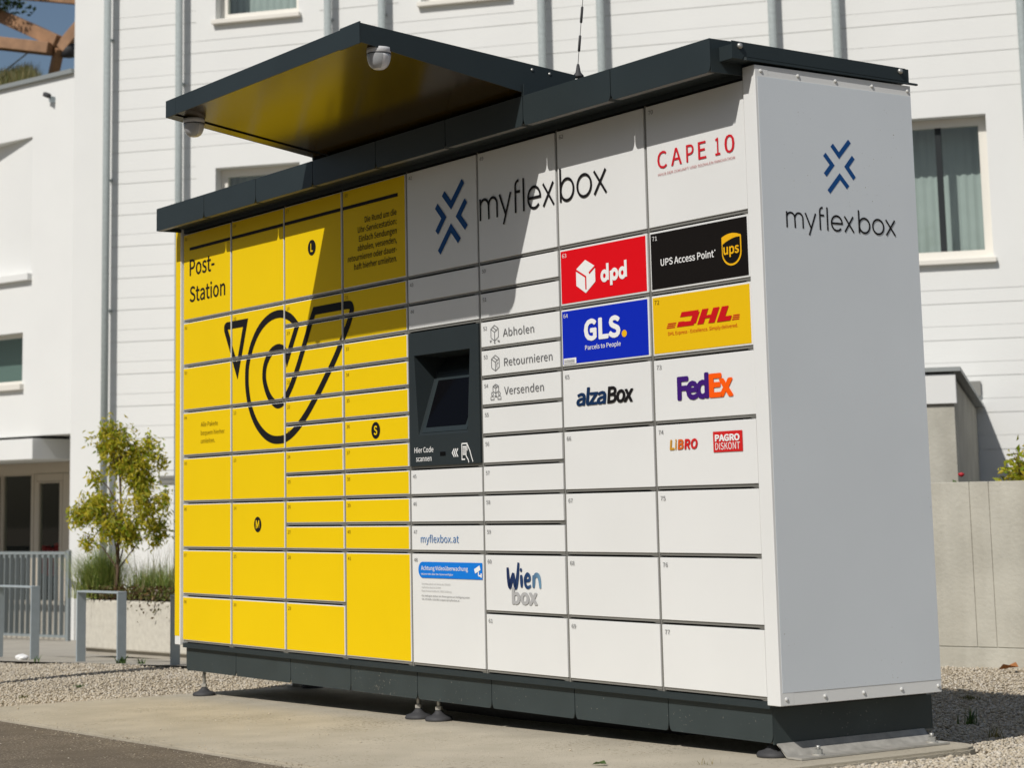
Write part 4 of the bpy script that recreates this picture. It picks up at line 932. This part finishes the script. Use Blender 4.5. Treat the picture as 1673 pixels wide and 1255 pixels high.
# camera-facing right direction at the tree, used only to describe its measured spread
RX = Vector((.40, .916, 0))
lobes = [(-.02, 1.16, .13, .12, 330), (.14, 1.02, .13, .13, 420), (.03, .98, .13, .10, 330), (.16, .86, .12, .11, 380), (.20, .66, .15, .16, 380), (.30, .50, .08, .12, 170), (-.16, .66, .14, .09, 420), (-.03, .54, .15, .11, 420), (.10, .48, .12, .09, 260), (-.25, .62, .08, .07, 150), (-.20, .43, .09, .035, 60), (-.17, .88, .06, .05, 60), (.30, .98, .06, .07, 60), (-.10, 1.10, .07, .06, 90), (.22, 1.12, .05, .05, 50), (.34, .72, .05, .09, 60)]
br = []; lv = []; ls = []
BV, BQ = [], []
for lx, lz, rx_, rz_, n_ in lobes:
    dy = random.uniform(-.1, .1); c = RX*lx+Vector((-.85, .37, 0))*dy+Vector((0, 0, lz))
    s = Vector(trk[min(5, max(1, int((lz-.16)/.2)))]); mid = (s+c)/2+Vector((0, 0, .04)); v, q = tubevf([s, mid, c], [.006, .004, .002], 5, len(BV)); BV += v; BQ += q
    nt_ = max(7, n_//8)
    for _ in range(nt_):
        t_ = c+RX*random.gauss(0, rx_*.55)+Vector((-.85, .37, 0))*random.gauss(0, rx_*.5)+Vector((0, 0, random.gauss(0, rz_*.55)))
        v, q = tubevf([c, (c+t_)/2+Vector((0, 0, .015)), t_-Vector((0, 0, .02))], [.002, .0014, .0008], 4, len(BV)); BV += v; BQ += q
        for i in range(16):
            k = random.random(); lv.append(tuple(t_*k+c*(1-k)*.35+t_*(1-k)*.65+Vector((random.gauss(0, .018), random.gauss(0, .018), random.gauss(-.025, .03))))); ls.append(random.uniform(.028, .056))
raw('branches', BV, BQ, M['bark'], TR)
leaves(lv, ls, M['leaf'], 'crown', TR, .9, .36)
# low steel hoops
def hoop(a_, b_, za, label):
    a_, b_ = Vector(a_), Vector(b_); L_ = (b_-a_).length; e = empty('steel_hoop', (a_.x, a_.y, zg(a_.x)-.02), math.atan2(b_.y-a_.y, b_.x-a_.x)); tag(e, label, 'barrier hoop', 'low steel hoops along the gravel')
    h = za-zg(a_.x)+.02; w_ = .034; t = .012
    box('post', (0, t, -w_, w_, 0, h-.0005), M['greypaint'], e, bev=.002); box('post', (L_-t, L_, -w_, w_, 0, h-.0005), M['greypaint'], e, bev=.002); box('top_bar', (0, L_, -w_, w_, h, h+t), M['greypaint'], e, bev=.002)
hoop((-4.80, .890), (-4.3136, .970), .127, 'grey steel hoop at the left picture edge in front of the railing')
hoop((-3.5475, .977), (-3.0644, 1.055), .115, 'grey steel hoop standing whole in front of the planter')
hoop((-2.537, 1.172), (-2.05, 1.25), .105, 'grey steel hoop half hidden by the yellow end of the locker')
pole = empty('lamp_post', (-1.742, -.80, zg(-1.742)-.03)); tag(pole, 'round steel lamp post casting the long shadow over the left gravel', 'lamp post')
lathe('shaft', [(.085, 0), (.085, 1.2), (.075, 3.6), (.0, 3.62)], (0, 0, 0), M['tube'], pole, n=20); lathe('foot', [(.13, .02), (.13, .05), (.088, .08)], (0, 0, 0), M['tube'], pole, n=20)
lathe('lantern', [(.06, 3.55), (.16, 3.60), (.18, 3.72), (.05, 3.80), (0, 3.81)], (0, 0, 0), M['dark'], pole, n=20)

# ------------------------------------------------------------------ retaining wall and stair wall at the right
RW = empty('retaining_wall', (.981, 4.195, -.33), math.radians(20)); tag(RW, 'stained board marked concrete retaining wall right of the locker', 'retaining wall')
jo = [-3.2, -2.2, -1.1, -.35, .212, .325, 1.2, 2.2, 3.4]
for i in range(len(jo)-1):
    o = box('concrete_panel', (jo[i]+.0018, jo[i+1]-.0018, 0, .24, .1345, 1.040), M['retain'], RW, bev=.003)
box('core', (-3.2, 3.4, .007, .22, .02, 1.03), M['retain'], RW); box('footing', (-3.2, 3.4, -.006, .24, -.1, .131), M['retain'], RW, bev=.004)
# planting bed behind it
V = [tuple(Vector((.981, 4.195, 0))+Vector((math.cos(math.radians(20)), math.sin(math.radians(20)), 0))*a_+Vector((-math.sin(math.radians(20)), math.cos(math.radians(20)), 0))*.2)[:2] for a_ in (-3.2, 3.4)]
q0, q1 = P0+df*15.5, P0+df*7.5
tag(raw('planting_bed', [(*V[0], .63), (*V[1], .63), (q0.x, q0.y, .45), (q1.x, q1.y, .45)], [(0, 1, 2, 3)], M['soil']), kind='structure')
SW = empty('stair_wall', (P0.x, P0.y, -.757), AF); tag(SW, 'concrete stair wall with zinc cap beside the retaining wall', 'wall')
yo = -3.36
prism('side_wall', [(yo+.03, .6), (-.02, .6), (-.02, 1.485+Z0), (yo+.03, 1.64+Z0)], 'x', 9.55, 9.945, M['retain'], SW)
box('pier', (9.2, 9.952, yo, yo+.029, .6, 1.395+Z0), M['retain'], SW, bev=.004)
box('white_block', (9.2, 9.975, yo-.03, yo+.029, 1.40+Z0, 1.645+Z0), M['plaster'], SW, bev=.004)
prism('zinc_cap', [(yo-.06, 1.665+Z0), (-.02, 1.505+Z0), (-.02, 1.535+Z0), (yo-.06, 1.700+Z0)], 'x', 9.15, 10.02, M['coping'], SW)
def bush(name, c, rad, n_, m, label, cat, sz=(.05, .1)):
    e = empty(name, c); tag(e, label, cat)
    V, Q = [], []; lv_, ls_ = [], []
    for _ in range(n_//14):
        d_ = Vector((random.gauss(0, 1), random.gauss(0, 1), abs(random.gauss(0, .9)))).normalized()*random.uniform(.4, 1); t_ = Vector((d_.x*rad[0], d_.y*rad[0], d_.z*rad[1]))
        v, q = tubevf([(0, 0, 0), t_*.5+Vector((0, 0, .03)), t_], [.006, .004, .002], 4, len(V)); V += v; Q += q
        for i in range(14):
            k = random.uniform(.35, 1.05); lv_.append(tuple(t_*k+Vector((random.gauss(0, .03), random.gauss(0, .03), random.gauss(0, .03))))); ls_.append(random.uniform(*sz))
    raw('stems', V, Q, M['bark'], e); leaves(lv_, ls_, m, 'foliage', e, 0, .5)
    return e
bush('shrub', (.62, 5.46, .60), (.24, .36), 1900, M['leaf'], 'yellow green shrub behind the retaining wall', 'shrub', (.03, .065))
pl_ = bush('shrub', (.36, 5.05, .60), (.12, .15), 320, M['weed'], 'small dark green plant with a red bloom at the wall top', 'plant', (.03, .06))
lathe('bloom', [(.0, -.016), (.018, -.006), (.020, .006), (.0, .014)], (.03, .02, .165), M['flowerred'], pl_, n=10)
# tree at the top left, behind the timber
tb = wpt(-6.36, 3.5, 5.9); e = empty('roof_tree', tuple(tb)); tag(e, 'small green tree rising beside the timber frame', 'tree')
tube('trunk', [(0, 0, 0), (0, 0, 1.3), (.01, 0, 2.4), (.0, .02, 2.9)], [.03, .028, .024, .015], M['bark'], e, n=8)
lv, ls = [], []
for _ in range(110):
    c = Vector((random.gauss(-.12, .30), random.gauss(-.05, .30), 2.62+random.gauss(.12, .20)))
    for i in range(26): lv.append(tuple(c+Vector((random.gauss(0, .07), random.gauss(0, .07), random.gauss(0, .06))))); ls.append(random.uniform(.05, .10))
leaves(lv, ls, M['treeleaf'], 'crown', e, .3, .55)

# ------------------------------------------------------------------ small things on the ground
def weed(x, y, z, h, n_, label, m='weed', wid=.006):
    e = empty('weed', (x, y, z)); tag(e, label, 'weed', 'weeds in the gravel')
    L_ = [(random.gauss(0, .015), random.gauss(0, .015), -.005) for _ in range(n_)]
    blades('blades', L_, [h*random.uniform(.5, 1.1) for _ in L_], [wid*random.uniform(.7, 1.3) for _ in L_], M[m], .9, e, 4)
weed(3.55, 1.62, gz(3.55, 1.62), .085, 34, 'dark green weed in the shade right of the locker', 'weed', .007)
weed(4.02, 1.22, gz(4.02, 1.22), .05, 30, 'low dry tuft in the shade near the slab corner', 'meadow')
weed(2.62, 2.62, gz(2.62, 2.62), .03, 60, 'flat green moss patch behind the right side panel', 'meadow')
weed(-2.98, 1.02, gz(-2.98, 1.02), .07, 14, 'leafy weed at the foot of the middle hoop', 'weed', .022)
weed(-2.86, 1.08, gz(-2.86, 1.08), .05, 14, 'thin weed right of the middle hoop', 'weed', .010)
weed(-3.72, .74, gz(-3.72, .74), .07, 10, 'small weed between the two left hoops', 'weed', .01)
weed(-.72, -.52, gz(-.72, -.52), .025, 40, 'flat green weed at the left slab edge', 'meadow')
weed(-1.2, -.02, gz(-1.2, -.02), .02, 50, 'dark flat weed in the middle of the left gravel', 'weed')
weed(4.150, -.215, zg(4.15), .035, 9, 'dry grass stalks on the slab by the right foot', 'meadow', .004)
e = empty('fallen_leaf', (3.935, -.465, zg(3.94)+.002)); tag(e, 'curled green leaf lying on the slab at the bottom edge', 'leaf')
raw('blade', [(-.03, -.01, 0), (0, -.016, .012), (.032, 0, .006), (0, .016, .014), (0, 0, .004)], [(0, 1, 4), (1, 2, 4), (2, 3, 4), (3, 0, 4)], M['weed'], e)
e = empty('fallen_leaf', (1.62, 4.02, gz(1.62, 4.02)+.012)); tag(e, 'brown curled leaf on the gravel before the retaining wall', 'leaf')
raw('blade', [(-.06, -.02, 0), (0, -.05, .035), (.06, 0, .02), (0, .05, .04), (0, 0, .012)], [(0, 1, 4), (1, 2, 4), (2, 3, 4), (3, 0, 4)], mat('brown_leaf', (.34, .13, .035), .7), e)
e = empty('paper_scrap', (-4.22, .84, gz(-4.22, .84)+.01)); tag(e, 'crumpled white paper scrap on the gravel by the left hoop', 'litter')
bm = bmesh.new(); bmesh.ops.create_icosphere(bm, subdivisions=2, radius=1)
for v in bm.verts: v.co = Vector((v.co.x*.05, v.co.y*.05, v.co.z*.024))*random.uniform(.7, 1.25)
me = bpy.data.meshes.new('paper'); bm.to_mesh(me); bm.free(); link('crumple', me, M['whitep'], e)
for i in range(12):      # loose stones carried onto the slab
    x, y = random.uniform(.1, 4.2), random.uniform(-1.05, -.1); s = random.uniform(.003, .008)
    v = icv*s*np.array([1, .8, .6])*(1+rng.uniform(-.2, .2, (len(icv), 1)))
    o = raw('stray_stone', v, [tuple(k) for k in icf], M['pebble'], None, None, True); o.location = (x, y, zg(x)+s*.4); tag(o, 'small stray stone lying on the concrete slab', 'stone', 'stray stones on the slab')

# ------------------------------------------------------------------ unseen trees added across the road to darken door shade and reflections
def added_shade_tree(x, y, h, rad, label):
    e = empty('added_shade_tree', (x, y, zg(x)-.05)); tag(e, label, 'tree', 'unseen trees added across the road for shade')
    tube('trunk', [(0, 0, 0), (.05, 0, h*.3), (0, .05, h*.6), (0, 0, h*.85)], [.20, .16, .11, .04], M['bark'], e, n=10)
    V, Q = [], []; lv_, ls_ = [], []
    for _ in range(70):
        d_ = Vector((random.gauss(0, 1), random.gauss(0, 1), random.gauss(0, 1))).normalized()*random.uniform(.35, 1)**.6; c = Vector((d_.x*rad, d_.y*rad, h*.62+d_.z*h*.36))
        s_ = Vector((0, 0, max(h*.25, min(h*.8, c.z-.6)))); v, q = tubevf([s_, (s_+c)/2+Vector((0, 0, .15)), c], [.05, .03, .012], 5, len(V)); V += v; Q += q
        for i in range(34): lv_.append(tuple(c+Vector((random.gauss(0, .42), random.gauss(0, .42), random.gauss(0, .36))))); ls_.append(random.uniform(.22, .42))
    raw('branches', V, Q, M['bark'], e); leaves(lv_, ls_, M['treeleaf'], 'crown', e, .2, .6)
for i_, (x, y, h, rd) in enumerate(((-11, -15, 8.2, 2.6), (-6, -14.2, 7.4, 2.6), (-1, -15, 8.6, 2.9), (4.5, -14.4, 7.8, 2.7), (9.5, -15.2, 8.8, 2.9), (15, -14.5, 7.6, 2.6), (20, -15, 8.2, 2.8))):
    added_shade_tree(x, y, h, rd, 'unseen tall leafy tree added across the road for shade')

gp = []
for _ in range(900):
    x = random.uniform(-.05, 4.4); k = random.random(); y = -1.11+random.gauss(0, .05) if k < .45 else random.uniform(-1.9, -.05); gp.append((x if k < .8 else random.uniform(-2, 5), y, zg(x)+(.001 if y > -1.1 else -.013)))
gp = np.array(gp); gp[:, 2] = GA+GB*gp[:, 0]+np.where(gp[:, 1] > -1.108, .001, -.013)
tag(pebble_mesh('grit', gp, rng.uniform(.0012, .0034, len(gp))), 'fine grit scattered over the slab and the road edge', 'grit', kind='stuff')
